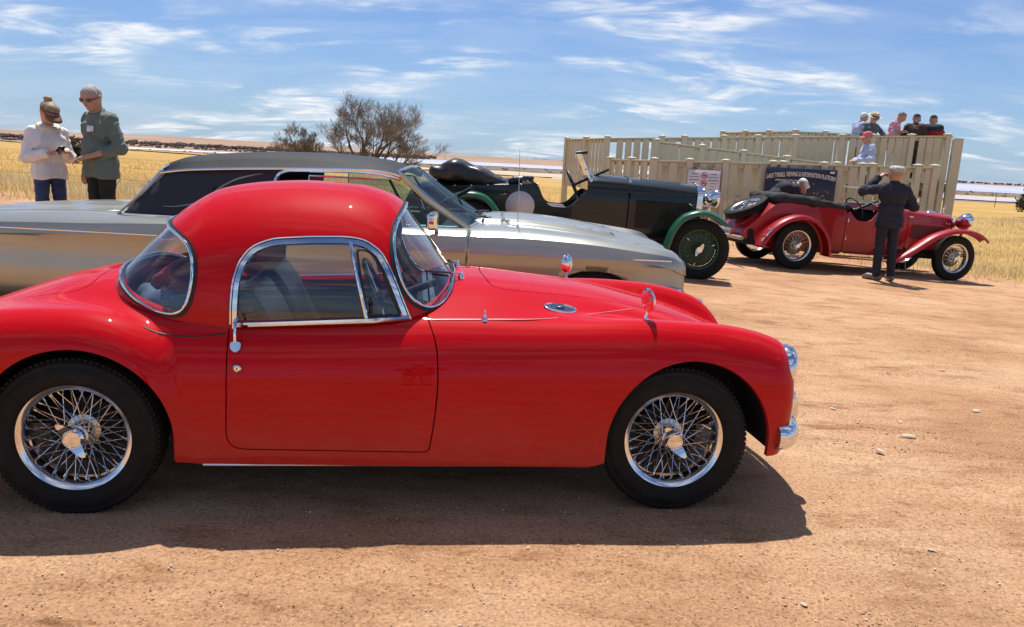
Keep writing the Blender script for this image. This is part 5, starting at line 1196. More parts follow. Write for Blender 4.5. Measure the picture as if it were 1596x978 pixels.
for sg in (-1, 1): b.bbox((-.62, sg*.26, .56), (.46, .46, .16), .05); b.bbox((-.90, sg*.26, .76), (.15, .46, .40), .05, Matrix.Rotation(R(-12), 3, 'Y'))
b.bbox((-1.35, 0, .80), (.15, .96, .36), .05); b.build('seat', LEATHER, RT)
CANV = mat('black_canvas', (.020, .020, .021), .8, var=.25, vscale=10, bump=.4, bscale=120)
sdf_lump('folded_hood', [((-1.72, -.34, 1.03), (-1.72, .34, 1.03), .085, .085), ((-1.70, -.42, 1.03), (-1.25, -.50, 1.025), .085, .07), ((-1.25, -.50, 1.02), (-.72, -.50, .975), .065, .05), ((-1.70, .42, 1.03), (-1.25, .50, 1.025), .085, .07), ((-1.25, .50, 1.02), (-.72, .50, .975), .065, .05)], .07, CANV, RT, h=.018, noise=.012, nscale=16)
sdf_lump('seat_cover', [((-.80, -.42, .99), (-.62, -.45, .99), .06, .05), ((-.8, .35, 1.0), (-.7, -.3, 1.0), .05, .05)], .05, CANV, RT, h=.018, noise=.01, nscale=22)
sp = wire_wheel(RT, (-2.05, 0, .845), -1, .235, .345, .125, STEEL, STEEL, STEEL, nsp=64, ear=.7, hub_r=.040, hub_out=.05, name='spare_wheel', ear_s=.6)
sp.rotation_euler = (R(-90), R(-29), 0); sp.rotation_mode = 'XYZ'
M_ = Matrix(((0.8746, 0.4848, 0), (0, 0, 1), (0.4848, -.8746, 0)))   # wheel lies face up on the slope of the tail
sp.rotation_euler = M_.to_euler()
MB().lathe([(0, .05), (.21, .05), (.21, .06), (0, .06)], 32, 'y').build('spare_dark_disc', DARK, sp)  # dark disc added behind the spokes to cover the red tail
for xx, sg in ((1.31, -1), (1.31, 1), (-1.48, -1), (-1.48, 1)):
    wire_wheel(RT, (xx, sg*.60, .355), sg, .235, .355, .125, STEEL, STEEL, STEEL, nsp=64, ear=.75, hub_r=.040, hub_out=.06, ear_s=.65)
b = MB(); b.bbox((-2.36, 0, .46), (.02, .40, .12), .01); b.build('number_plate', mat('plate', (.30, .29, .27), .5), RT); b = MB(); b.tube([(-2.38, -.62, .40), (-2.40, 0, .40), (-2.38, .62, .40)], .03, 8); b.tube([(-2.2, -.4, .38), (-2.38, -.4, .40)], .02, 6); b.tube([(-2.2, .4, .38), (-2.38, .4, .40)], .02, 6); b.build('rear_bar', mat('dull_metal', (.30, .27, .24), .5, .7), RT)
for sg in (-1, 1): MB().lathe([(0, -.03), (.04, -.025), (.045, .02), (.02, .04)], 14, 'x', c=(-2.38, sg*.27, .47)).build('rear_lamp', mat('red_lens', (.4, .02, .02), .2), RT)

# ------------------------------------------------------------------ timber viewing platform with ramps
WOOD = mat('painted_timber', (.45, .415, .305), .78, base2=(.60, .55, .42), vscale=2.5, bump=.25, bscale=35)
WOODC = mat('post_cap_paint', (.60, .55, .42), .7, var=.06)
WOODD = mat('dark_stringer', (.13, .115, .09), .85, base2=(.19, .17, .13), vscale=4)  # darker timber tone for stringers and joists
PF = empty('viewing_platform', (6.5, 20.0, -.15), 0, 'beige picket-fenced timber viewing platform with ramps behind the parked cars', 'platform')
PO = np.array([6.5, 20.0, -.15])
def unit_box(bev=.0):
    return MB().bbox((0, 0, .5), (1, 1, 1), .04).mesh(smooth=25)
PICK = [MB().bbox((0, 0, .5), (w, .022, 1.0), .004).mesh(smooth=25) for w in (.160, .182, .170)]
for p_ in PICK: p_.materials.append(WOOD)
POSTM = MB().bbox((0, 0, .5), (.135, .135, 1.0), .008).mesh(smooth=25); POSTM.materials.append(WOOD)
b = MB(); b.add([(-.085, -.085, 0), (.085, -.085, 0), (.085, .085, 0), (-.085, .085, 0), (-.085, -.085, .018), (.085, -.085, .018), (.085, .085, .018), (-.085, .085, .018), (0, 0, .042)], [(0, 3, 2, 1), (0, 1, 5, 4), (1, 2, 6, 5), (2, 3, 7, 6), (3, 0, 4, 7), (4, 5, 8), (5, 6, 8), (6, 7, 8), (7, 4, 8)])
CAPM = b.mesh(smooth=0); CAPM.materials.append(WOODC)
def pput(name, me, x, y, z, sz=1.0, rz=0.0, parent=PF):
    o = bpy.data.objects.new(name, me); COL.objects.link(o); o.parent = parent; o.location = (x-PO[0], y-PO[1], z-PO[2]); o.scale = (1, 1, sz); o.rotation_euler = (0, 0, rz); return o
def rail_piece(name, A, B, w, h, m=WOOD):
    A = Vector(A)-Vector(PO); B = Vector(B)-Vector(PO); d = B-A; L = d.length; rot = d.to_track_quat('X', 'Z').to_matrix()
    o = MB().bbox((0, 0, 0), (L, w, h), .006).build(name, m, PF, smooth=25); o.location = (A+B)/2; o.rotation_euler = rot.to_euler(); return o
def fence_run(P, Q, zt0, zt1, drop, posts, pitch=.205, double=False, rails=(.12, .62, 1.0), seed=0, skip=0.0, post_bottom=None, start=.1, cap=True):
    """one straight run: posts with caps, flat top rail, back rails and pickets; heights slope from zt0 to zt1"""
    r_ = np.random.default_rng(seed); P = np.array(P, float); Q = np.array(Q, float); d = Q-P; L = np.linalg.norm(d); u = d/L; rz = math.atan2(u[1], u[0]); nrm = np.array([u[1], -u[0]])
    if nrm[1] > 0: nrm = -nrm
    at = lambda s: (P+u*s, zt0+(zt1-zt0)*s/L)
    for s in posts:
        c, z = at(s*L); zb = post_bottom(c) if post_bottom else gz(c[0], c[1])-.1
        pput('post', POSTM, c[0], c[1], zb, z+.02-zb, rz)
        if cap: pput('post_cap', CAPM, c[0], c[1], z+.02, 1, rz)
    (c0, z0), (c1, z1) = at(0), at(L)
    rail_piece('top_rail', (*c0, z0-.02), (*c1, z1-.02), .11, .035)
    for k in rails: rail_piece('back_rail', (*(c0-nrm*.04), z0-drop*k+.0), (*(c1-nrm*.04), z1-drop*k), .045, .09)
    n = int((L-start)/pitch); k = 0
    for i in range(n+1):
        s = start+i*pitch
        if s > L-.06 or any(abs(s-q*L) < .10 for q in posts): continue
        back = double and i % 2 == 1
        if skip and r_.random() < skip: continue
        c, z = at(s+.008*(r_.random()-.5)); c = c+nrm*(.012 if not back else -.092); dr = drop*(1+.015*(r_.random()-.5)); k += 1
        pput('picket', PICK[int(r_.integers(3))], c[0], c[1], z-.045-dr-.0*r_.random(), dr, rz+R(1.2)*(r_.random()-.5))
Z_ = 1.40
fence_run((2.906, 17.3), (9.02, 17.3), 1.566, 1.722, 1.45, [0, .125, .252, .42, .455, .60, .735, .77, .93, .99], .162, True, (.06, .55, .95), 1)
fence_run((2.15, 18.9), (2.906, 17.3), 1.55, 1.566, 1.45, [0, .5], .17, True, (.06, .55, .95), 2)
fence_run((2.151, 20.0), (6.804, 20.0), 2.064, 2.33, 1.12, [0, .29, .41, .62, .80, 1.0], .215, False, (.06, .98), 3, skip=.14)
fence_run((6.804, 20.0), (10.62, 20.0), 2.33, 2.54, 1.12, [.30, .50, .75, .985], .190, False, (.06, .98), 4)
fence_run((1.30, 22.5), (2.151, 20.0), 2.05, 2.064, 1.25, [0, .5], .22, False, (.06, .98), 5)
fence_run((3.164, 18.7), (7.407, 18.7), 2.01, 1.695, 1.05, [0, .25, .48, .72, 1.0], .175, False, (.06, .98), 6)
fence_run((6.35, 25.4), (7.80, 23.0), 2.58, 2.61, 1.1, [0, .33, .66, 1.0], .21, False, (.06, .98), 7)
fence_run((7.80, 23.0), (11.2, 23.0), 2.61, 2.63, 1.1, [.25, .5, .75, 1.0], .190, False, (.06, .98), 8)
fence_run((10.70, 20.1), (11.2, 23.0), 2.54, 2.63, 1.5, [.5], .19, False, (.06, .98), 9, cap=False)
wide = MB().bbox((0, 0, .5), (.24, .10, 1.0), .01).mesh(smooth=25); wide.materials.append(WOOD); pput('post', wide, 10.80, 19.95, -.45, 2.93)
# deck and ramp boards
BM = MB().bbox((0, 0, 0), (.14, 1.0, .035), .004).mesh(smooth=25); BM.materials.append(WOOD)
def boards(x0, x1, y0, y1, z0, z1):
    n = int((x1-x0)/.15)
    for i in range(n+1):
        x = x0+i*.15; o = pput('deck_board', BM, x, (y0+y1)/2, z0+(z1-z0)*i/max(n, 1)); o.scale = (1, y1-y0, 1)
boards(6.9, 10.6, 20.08, 22.9, Z_, Z_+.005); boards(2.3, 6.8, 18.8, 19.95, .92, Z_-.05); boards(3.0, 8.9, 17.4, 18.62, .90, .62)
for yy in (20.06, 21.4, 22.8): rail_piece('stringer', (6.8, yy, Z_-.14), (10.75, yy, Z_-.14), .08, .20, WOODD)
for yy in (18.85, 19.85): rail_piece('stringer', (2.2, yy, .78), (6.8, yy, Z_-.2), .08, .20, WOODD)
for xx in (7.0, 8.8, 10.5):
    rail_piece('joist', (xx, 20.1, Z_-.32), (xx, 22.9, Z_-.32), .09, .18, WOODD)
    for yy in (20.3, 22.6): pput('stump', POSTM, xx, yy, gz(xx, yy)-.1, Z_-.3-gz(xx, yy)+.05)

# ------------------------------------------------------------------ signs on the front fence
def text_mesh(s, size, bend=0.0, align='CENTER', squash=1.0):
    cu = bpy.data.curves.new('txt', 'FONT'); cu.body = s; cu.size = size; cu.align_x = align; cu.resolution_u = 2; cu.extrude = .0008; cu.offset = size*.022
    o = bpy.data.objects.new('txt', cu); COL.objects.link(o); dg = bpy.context.evaluated_depsgraph_get(); me = bpy.data.meshes.new_from_object(o.evaluated_get(dg))
    bpy.data.objects.remove(o); bpy.data.curves.remove(cu)
    n = len(me.vertices); co = np.empty(n*3, np.float32); me.vertices.foreach_get('co', co); co = co.reshape(-1, 3); co[:, 0] *= squash; co[:, 1] -= bend*co[:, 0]**2
    me.vertices.foreach_set('co', co.ravel()); me.update(); return me
def put_text(parent, s, x, z, size, m, bend=0.0, align='CENTER', squash=1.0, name='lettering'):
    o = link(name, text_mesh(s, size, bend, align, squash), m, parent); o.location = (x, -.014, z); o.rotation_euler = (R(90), 0, 0); return o
NAVY = mat('sign_navy', (.010, .013, .035), .45, var=.15); CREAM = mat('sign_cream', (.72, .66, .58), .6, var=.04)
SG = empty('information_sign', (6.06, 17.17, .60), 0, 'large navy information board with cream arched lettering on the picket fence', 'sign')
b = MB(); b.bbox((0, 0, .47), (1.53, .02, .94), .006); b.build('sign_board', NAVY, SG)
tm = put_text(SG, 'LAKE TYRRELL VIEWING & INFORMATION PLATFORM', 0, .775, .135, CREAM, .14, squash=.455)
put_text(SG, 'OTHER DISTRICT ATTRACTIONS', -.30, .66, .054, CREAM, squash=.62)
put_text(SG, 'RED LAKE', -.34, .565, .05, CREAM, squash=.62); put_text(SG, 'GREEN LAKE', -.40, .37, .05, CREAM, squash=.62)
for zz, ww, xx in ((.525, .42, -.36), (.495, .50, -.36), (.462, .26, -.36), (.332, .46, -.40), (.30, .36, -.40), (.24, .44, -.38), (.21, .3, -.38), (.12, .3, .2)):
    MB().box((xx, -.0125, zz), (ww, .002, .009)).build('text_line', CREAM, SG)
b = MB(); r_ = np.random.default_rng(8)
for k in range(11):
    x0, z0 = .12+.45*r_.random(), .2+.42*r_.random(); pts = [(x0, -.013, z0)]
    for q in range(4): pts.append((pts[-1][0]+.07*(r_.random()-.4), -.013, pts[-1][2]+.09*(r_.random()-.5)))
    b.tube(pts, .003, 4)
tag(b.build('map_roads', CREAM, SG), kind='stuff')
MB().prism(rpoly([(.03, .58), (.13, .63), (.20, .60), (.22, .55), (.12, .50), (.05, .52)], .02), .003, 'y', -.0115).build('map_lake', CREAM, SG)
MB().bbox((.66, -.0115, .885), (.10, .003, .045), .001).build('crest', CREAM, SG)
NT = empty('notice_board', (3.98, 17.17, .62), 0, 'white notice with red no-vehicle circles on the picket fence', 'sign')
WHT = mat('notice_white', (.72, .66, .66), .5, var=.04); INK = mat('notice_ink', (.10, .09, .11), .6); RINK = mat('notice_red', (.55, .03, .04), .5)
MB().bbox((0, 0, .39), (.70, .015, .78), .004).build('notice_panel', WHT, NT)
for k in range(4):
    zz = .67-k*.165; b = MB(); b.tube([(.005+.062*math.cos(t), -.0095, zz+.062*math.sin(t)) for t in np.linspace(0, 2*math.pi, 28, endpoint=False)], .008, 6, closed=True); b.tube([(.005-.043, -.0095, zz+.043), (.005+.043, -.0095, zz-.043)], .006, 6); o = b.build('prohibition_ring', RINK, NT)
    b = MB(); b.prism(rpoly([(-.035, -.012), (.037, -.012), (.037, .006), (.018, .010), (.008, .024), (-.018, .024), (-.028, .008)], .004), .002, 'y', 0); b.lathe([(0, -.002), (.011, -.002), (.011, .002), (0, .002)], 12, 'y', c=(-.018, 0, -.014)); b.lathe([(0, -.002), (.011, -.002), (.011, .002), (0, .002)], 12, 'y', c=(.02, 0, -.014)); q = b.build('vehicle_symbol', INK, o); q.location = (.005, -.0085, zz)
for sgn in (-1, 1):
    for k, ww in enumerate((.13, .22, .22, .14, .12, .2, .16, .2, .12, .18)):
        MB().box((sgn*.205, -.0085, .70-k*.065), (ww, .002, .015 if k in (0, 2) else .010)).build('notice_line', INK, NT)

# ------------------------------------------------------------------ wire fences
WIRE = mat('rusty_wire', (.16, .12, .09), .7, .4); IRON = mat('fence_iron', (.12, .09, .075), .8, .2)
def wire_fence(name, label, pts, zs, posts, h):
    o0 = empty(name, (pts[0][0], pts[0][1], gz(*pts[0])), 0, label, 'fence'); O = np.array(o0.location)
    P = resample(np.array([(x, y, 0) for x, y in pts], float), 60, closed=False)
    for zz in zs:
        b = MB(); b.tube([(x-O[0], y-O[1], gz(x, y)+zz-O[2]-.012*math.sin(i*.9)**2) for i, (x, y, _) in enumerate(P)], .0035, 4)
        w = b.build('wire', WIRE, o0)
    bb = MB()
    for i in range(0, 900):
        t = i/900*(len(P)-1); k = int(t); p = P[k]*(1-(t-k))+P[min(k+1, len(P)-1)]*(t-k)
        if 0 < h: bb.box((p[0]-O[0], p[1]-O[1], gz(p[0], p[1])+zs[-1]-O[2]), (.028, .006, .022))
    tag(bb.build('barbs', WIRE, o0), kind='stuff')
    for x, y in posts: q = MB().bbox((0, 0, h/2), (.035, .035, h), .004).build('fence_post', IRON, o0); q.location = (x-O[0], y-O[1], gz(x, y)-O[2]-.05)
wire_fence('barbed_wire_fence', 'barbed wire fence with iron posts along the edge of the stubble field', [(-16, 18.2), (-11, 18.3), (-5, 18.6), (0, 18.9)], (.22, .50, .90), [(-15.2, 18.2), (-10.5, 18.3), (-5.6, 18.57), (-1.0, 18.85)], 1.0)
wire_fence('paddock_fence', 'distant wire fence with thin posts beyond the tall dry grass', [(12, 60), (32, 58), (52, 60), (60, 61)], (.4, .8), [(12+k*4.0, 60-.1*k*(1 if k < 6 else 0)) for k in range(13)], 1.15)

# ------------------------------------------------------------------ trees and bushes
BARK = mat('grey_bark', (.105, .085, .068), .9, base2=(.17, .14, .11), vscale=3)
TWIG = mat('brown_twig', (.19, .15, .115), .9, base2=(.30, .245, .195), vscale=2)
LEAF = leaf_mat('dusty_leaf', (.045, .052, .024), (.10, .10, .05), 2, .3)
def branch_tree(name, label, loc, stems, seed, H, spread, levels=5, leaves=0, leaf_zone=None, twig_r=.006):
    r_ = random.Random(seed); root = empty(name, loc, 0, label, 'tree'); big = MB(); fine = MB(); tips = []
    def grow(p, d, L, rad, lev):
        n = 4; pts = [p.copy()]; q = p.copy(); dd = d.copy()
        for i in range(n):
            dd = (dd+Vector((r_.uniform(-1, 1), r_.uniform(-1, 1), r_.uniform(-.6, .9)))*.16).normalized(); q = q+dd*(L/n); pts.append(q.copy())
        rr = [max(twig_r*.5, rad*(1-.42*i/n)) for i in range(n+1)]
        (big if lev <= 1 else fine).tube(pts, rr, 6 if lev <= 1 else 3, caps=False)
        if lev >= levels: tips.append(q.copy()); return
        nb = r_.choice((3, 3)) if lev < 2 else r_.choice((3, 4, 4))
        for k in range(nb):
            t = r_.uniform(.28, 1.0); i = min(n-1, int(t*n)); s = pts[i].lerp(pts[i+1], t*n-i)
            ax = Vector((r_.uniform(-1, 1), r_.uniform(-1, 1), r_.uniform(-.35, .75))).normalized(); nd = (dd*1.0+ax*r_.uniform(.5, .95)).normalized()
            grow(s, nd, L*r_.uniform(.56, .80), rr[-1]*r_.uniform(.62, .85), lev+1)
    for (ox, oy, dx, dy, dz, L) in stems: grow(Vector((ox, oy, -.1)), Vector((dx*1.1, dy, dz)).normalized(), L*.95, .085*L/1.6, 0)
    big.build('trunk', BARK, root, smooth=60, fix=False); tag(fine.build('twigs', TWIG, root, smooth=60, fix=False), kind='stuff')
    if leaves:
        V, F = [], []; rr = np.random.default_rng(seed)
        for t in tips:
            if leaf_zone and not leaf_zone(t): continue
            for k in range(leaves):
                c = np.array(t)+rr.normal(0, .10, 3); a = rr.normal(0, 1, 3); a /= np.linalg.norm(a); b_ = np.cross(a, rr.normal(0, 1, 3)); b_ /= np.linalg.norm(b_); l = .05+.05*rr.random(); o = len(V)
                V += [c-a*l, c+b_*l*.35, c+a*l, c-b_*l*.35]; F.append((o, o+1, o+2, o+3))
        if F: tag(link('foliage', mesh_from(V, F), LEAF, root), kind='stuff')
    return root
tx, ty = -8.6, 44.0
branch_tree('bare_tree', 'wide spreading bare grey tree in the golden stubble field', (tx, ty, gz(tx, ty)),
            [(0, 0, -.15, 0, 1, 1.95), (.2, 0, .35, .1, .95, 1.95), (-.1, .1, -.5, -.1, .85, 1.8), (.3, 0, .75, -.2, .65, 1.85), (-.2, 0, -.9, .1, .6, 1.6), (.4, .1, 1.0, .1, .42, 1.85), (.1, -.1, .1, -.6, .9, 1.8), (.5, 0, .95, .0, .2, 1.6), (.1, 0, .55, .3, .9, 1.9)], 5, 5, 4, levels=6,
            leaves=0, twig_r=.008)
tx, ty = -12.3, 45.0
branch_tree('bare_shrub', 'smaller bare twiggy shrub on the left flank of the spreading tree', (tx, ty, gz(tx, ty)), [(0, 0, -.3, 0, 1, 1.05), (.1, 0, .35, .1, 1, 1.05), (-.1, .1, -.8, -.1, .8, 1.0), (.2, 0, .8, -.2, .7, .95), (0, 0, .05, -.5, 1, 1.0)], 9, 3, 3, levels=6, twig_r=.009)
tx, ty = -17.0, 30.0
branch_tree('dark_shrub', 'small dark leafy shrub in the stubble field behind the two talking people', (tx, ty, gz(tx, ty)), [(0, 0, -.2, 0, 1, .42), (.05, 0, .25, .1, 1, .48), (-.05, .1, -.3, -.1, .9, .35), (.1, 0, .3, -.2, .8, .38)], 19, 3, 3, levels=4, leaves=4, twig_r=.006)
tx, ty = 29.2, 43.5
branch_tree('leafy_tree', 'small dark green leafy tree standing alone in the dry grass', (tx, ty, gz(tx, ty)), [(0, 0, -.2, 0, 1, 1.1), (.1, 0, .5, .1, .9, 1.1), (-.1, .1, -.6, -.1, .8, 1.0), (.1, 0, .7, -.2, .7, 1.0), (0, 0, 0, -.3, 1, 1.2)], 29, 3, 3, levels=4, leaves=26, twig_r=.012)
def weed(loc, h, seed, label):
    root = empty('roadside_weed', (loc[0], loc[1], gz(*loc)), 0, label, 'plant', 'green weeds on the verge'); r_ = random.Random(seed); b = MB()
    for k in range(26):
        a = r_.random()*6.28; l = h*r_.uniform(.5, 1.0); d = Vector((math.cos(a)*r_.uniform(.1, .6), math.sin(a)*r_.uniform(.1, .6), 1)).normalized()
        b.tube([Vector((0, 0, -.02)), d*l*.5+Vector((0, 0, .03)), d*l+Vector((math.cos(a), math.sin(a), 0))*l*.15], [.006, .005, .002], 4, caps=False)
        for q in range(5):
            c = d*l*r_.uniform(.3, 1); u = Vector((r_.uniform(-1, 1), r_.uniform(-1, 1), r_.uniform(-.3, 1))).normalized()*.05; b.add([c, c+u*.5+Vector((0, 0, .012)), c+u, c+u*.5-Vector((0, 0, .012))], [(0, 1, 2, 3)])
    tag(b.build('stems', LEAF, root, smooth=0, fix=False), kind='stuff')
weed((-8.35, 16.2), .42, 3, 'dusty green weed on the verge between the two talking people'); weed((-7.45, 16.1), .45, 4, 'dusty green weed on the verge close by the dark trousers of the man in green')

# ------------------------------------------------------------------ people
SKIN = mat('skin', (.46, .235, .15), .5, base2=(.55, .29, .19), vscale=14)
def unit(v): v = np.array(v, float); return v/max(np.linalg.norm(v), 1e-9)
def fabric(name, c, c2=None, rough=.85): return mat(name, c, rough, base2=c2, var=.10, vscale=9, bump=.9, bscale=11)
def person(label, loc, yaw, H, J, top, legs, shoes=(.03, .025, .02), hair=None, h=.012, hem=.80, sleeve=1.0, bulk=1.0, head_f=(1, 0, 0), head_up=(0, 0, 1), glasses=False, hat=None, fingers=True, belly=0.0, loose=.012, group=None, sock=None, collar=True, hands=('open', 'open'), hair_len=0.0):
    """one figure: continuous skin body, clothes as children. J holds joints (metres for a 1.75 m person, x forward, y left)"""
    s = H/1.75
    D = dict(pelvis=(0, 0, .95), waist=(0, 0, 1.10), chest=(0, 0, 1.29), neck=(-.01, 0, 1.47), head=(.015, 0, 1.625), sl=(-.01, .180, 1.395), sr=(-.01, -.180, 1.395), el=(-.03, .235, 1.13), er=(-.03, -.235, 1.13), wl=(.06, .24, .90), wr=(.06, -.24, .90),
             hl=(0, .085, .92), hr=(0, -.085, .92), kl=(.01, .10, .50), kr=(.01, -.10, .50), al=(-.02, .11, .085), ar=(-.02, -.11, .085), tl=(.15, .13, .03), tr=(.15, -.13, .03))
    D.update(J); A = {k: np.array(v, float)*s for k, v in D.items()}
    root = empty('person', loc, yaw, label, 'person', group)
    hf = unit(head_f); hu = np.array(head_up, float); hu = unit(hu-hf*(hu@hf)); hl = np.cross(hu, hf)
    hd = lambda x, y, z: A['head']+s*(hf*x+hl*y+hu*z)
    lat = unit(A['sl']-A['sr']); 
    C = []; add = lambda a, b_, ra, rb: C.append((np.array(a, float), np.array(b_, float), ra*s, rb*s))
    # head
    add(hd(-.025, 0, .030), hd(.010, 0, .025), .092, .088); add(hd(.035, 0, -.03), hd(.048, 0, -.075), .060, .042); add(hd(-.01, 0, -.05), hd(.0, 0, -.02), .062, .07)
    face = [(hd(.092, 0, .012), hd(.112, 0, -.022), .010, .016), (hd(.0, .084, -.012), hd(-.012, .092, .02), .016, .018), (hd(.0, -.084, -.012), hd(-.012, -.092, .02), .016, .018), (hd(.082, 0, -.060), hd(.078, 0, -.066), .020, .018)]
    add(A['neck'], hd(-.02, 0, -.06), .060, .056)
    torso = [(A['chest']+lat*.080*s, A['chest']-lat*.080*s, .104*bulk, .104*bulk), (A['waist']+lat*.058*s, A['waist']-lat*.058*s, .098*bulk+belly*.35, .098*bulk+belly*.35), (A['pelvis']+lat*.07*s, A['pelvis']-lat*.07*s, .108*bulk, .108*bulk), (A['sl']-lat*.03*s, A['neck']-np.array([0, 0, .045])*s, .050, .058), (A['sr']+lat*.03*s, A['neck']-np.array([0, 0, .045])*s, .050, .058), (A['sl']-lat*.03*s, A['chest'], .055, .10*bulk), (A['sr']+lat*.03*s, A['chest'], .055, .10*bulk)]
    if belly: torso.append((A['waist']+np.array([.05, 0, .02])*s, A['waist']+np.array([.06, 0, -.06])*s, .105+belly, .10+belly))
    arms = {}
    for e in 'lr':
        arms[e] = [(A['s'+e], A['e'+e], .049, .038), (A['e'+e], A['w'+e], .037, .026)]
    legc = {e: [(A['h'+e], A['k'+e], .088*bulk, .056), (A['k'+e], A['a'+e], .055, .040)] for e in 'lr'}
    for t in torso+arms['l']+arms['r']+legc['l']+legc['r']: add(*t)
    nb = len(C)
    hands_c = []
    for e, q in (('l', 0), ('r', 1)):
        W = A['w'+e]; d = unit(W-A['e'+e]); sd = unit(np.cross(d, (0, 0, 1)) if abs(d[2]) < .9 else np.cross(d, (1, 0, 0))); n_ = np.cross(sd, d)
        n_ = n_ if n_[2] < 0 else -n_; curl = {'open': .35, 'grip': 1.0, 'flat': .12}[hands[q]]
        for k in (-1, 1): hands_c.append((W+sd*.012*k*s, W+(d*.085+sd*.022*k)*s, .024, .021))
        for k, (o_, ln) in enumerate(((-.033, .062), (-.011, .074), (.011, .070), (.032, .056))):
            b0 = W+(d*.090+sd*o_)*s; b1 = b0+(d*math.cos(curl*.6)+n_*math.sin(curl*.6))*ln*.52*s; b2 = b1+(d*math.cos(curl*1.7)+n_*math.sin(curl*1.7))*ln*.50*s
            hands_c += [(b0, b1, .0105, .0095), (b1, b2, .0095, .0085)]
        sg = 1 if (sd@np.array([0, 0, 0])+sd[0]*1.0) > 0 else -1
        t0 = W+(d*.030+sd*.024*sg)*s; t1 = t0+(d*.030+sd*.028*sg+n_*.010)*s; hands_c += [(t0, t1, .013, .011), (t1, t1+(d*.03+sd*.008*sg+n_*.012)*s, .011, .0095)]
    hands_c = [(np.array(a), np.array(b_), ra*s, rb*s) for a, b_, ra, rb in hands_c]; face = [(a, b_, ra*s, rb*s) for a, b_, ra, rb in face]
    feet = [(np.array(A['a'+e]), np.array(A['t'+e]), .042*s, .03*s) for e in 'lr']
    def body(X, Y, Z):
        d = sdf_cones(C, .045*s, X, Y, Z); d = smin(d, sdf_cones(face, .012, X, Y, Z), .014); d = smin(d, sdf_cones(hands_c, .008, X, Y, Z), .012); return smin(d, sdf_cones(feet, .03, X, Y, Z), .03)
    allc = C+hands_c+feet+face; lo = np.min([np.minimum(a-ra, b_-rb) for a, b_, ra, rb in allc], 0)-.03; hi = np.max([np.maximum(a+ra, b_+rb) for a, b_, ra, rb in allc], 0)+.03
    surfnets(body, lo, hi, h, 1).build('body', SKIN, root)
    # eyes and mouth
    for k in (-1, 1): MB().ball(tuple(hd(.078, .032*k, .012)), .010*s, 8, 6).build('eye', mat('eye_dark', (.03, .02, .018), .3), root)
    MB().tube([hd(.092, .022, -.048), hd(.100, 0, -.046), hd(.092, -.022, -.048)], .004*s, 6).build('mouth', mat('lips', (.36, .13, .10), .5), root)
    wob = lambda X, Y, Z, a, f: a*(np.sin(X*f+3*np.sin(Z*f*.6+Y*4))*np.sin(Y*f*1.2+2*np.sin(Z*f*.8))+.6*np.sin(Z*f*1.5+2.5*np.sin(X*f*.7-Y*f*.5)))
    folds = lambda X, Y, Z, a: a*(1-np.abs(np.sin(Z*19+Y*13*np.sign(Y+.02)+X*6+1.6*np.sin(Z*9+Y*7)+1.2*np.sin(X*11))))**3+a*.7*(1-np.abs(np.sin(Y*24-Z*11+1.8*np.sin(Z*7+X*8))))**4
    infl = lambda T, g: [(np.array(a), np.array(b_), ra*s+g*s, rb*s+g*s) for a, b_, ra, rb in T]
    # top garment
    tc = infl(torso, loose+.006)
    for e in 'lr':
        a0, a1 = arms[e]; tc += infl([(a0[0], a0[1], a0[2]+.004, a0[3]+.008)], loose)
        if sleeve > 0: tc += infl([(a1[0], a1[0]+(a1[1]-a1[0])*min(sleeve, .93), a1[2]+.008, a1[2]+(a1[3]-a1[2])*sleeve+.010)], loose)
    if hem < .86: tc += infl([((A['pelvis'][0]*.5+A['hl'][0]*.5, .07*s, hem*s+.03), (A['pelvis'][0]*.5+A['hl'][0]*.5, -.07*s, hem*s+.03), .108*bulk, .108*bulk)], loose+.012)
    shd = lambda X, Y, Z: np.maximum(sdf_cones(tc, .032*s, X, Y, Z)+wob(X, Y, Z, .0035, 24)-folds(X, Y, Z, .0085), hem*s+.012*np.sin(Y*20+X*9)-Z)
    lo2 = np.min([np.minimum(a-ra, b_-rb) for a, b_, ra, rb in tc], 0)-.03; hi2 = np.max([np.maximum(a+ra, b_+rb) for a, b_, ra, rb in tc], 0)+.03
    surfnets(shd, lo2, hi2, h, 1).build('shirt' if sleeve else 'vest', top, root)
    if collar:
        nd = unit(A['head']-A['neck']); u_ = unit(np.cross(nd, (0, 1, 0))); v_ = np.cross(nd, u_); P = [A['neck']+nd*.012*s+(u_*math.cos(t)+v_*math.sin(t))*.068*s for t in np.linspace(0, 2*math.pi, 20, endpoint=False)]
        MB().tube(P, .016*s, 8, closed=True, flat=(tuple(nd), 1.5)).build('collar', top, root)
    # trousers and shoes
    lc = infl([(A['pelvis']+lat*.07*s, A['pelvis']-lat*.07*s, .112*bulk, .112*bulk)], .006)
    for e in 'lr': lc += infl([(legc[e][0][0], legc[e][0][1], .088*bulk, .062), (legc[e][1][0], legc[e][1][1]+np.array([0, 0, .0]), .062, .054)], .004)
    top_z = A['pelvis'][2]+.10*s
    trd = lambda X, Y, Z: np.maximum(np.maximum(sdf_cones(lc, .030*s, X, Y, Z)+wob(X, Y, Z, .002, 22)-folds(X, Y, Z*1.2, .005), .045*s-Z), Z-top_z)
    lo3 = np.min([np.minimum(a-ra, b_-rb) for a, b_, ra, rb in lc], 0)-.03; hi3 = np.max([np.maximum(a+ra, b_+rb) for a, b_, ra, rb in lc], 0)+.03
    surfnets(trd, lo3, hi3, h, 1).build('trousers', legs, root)
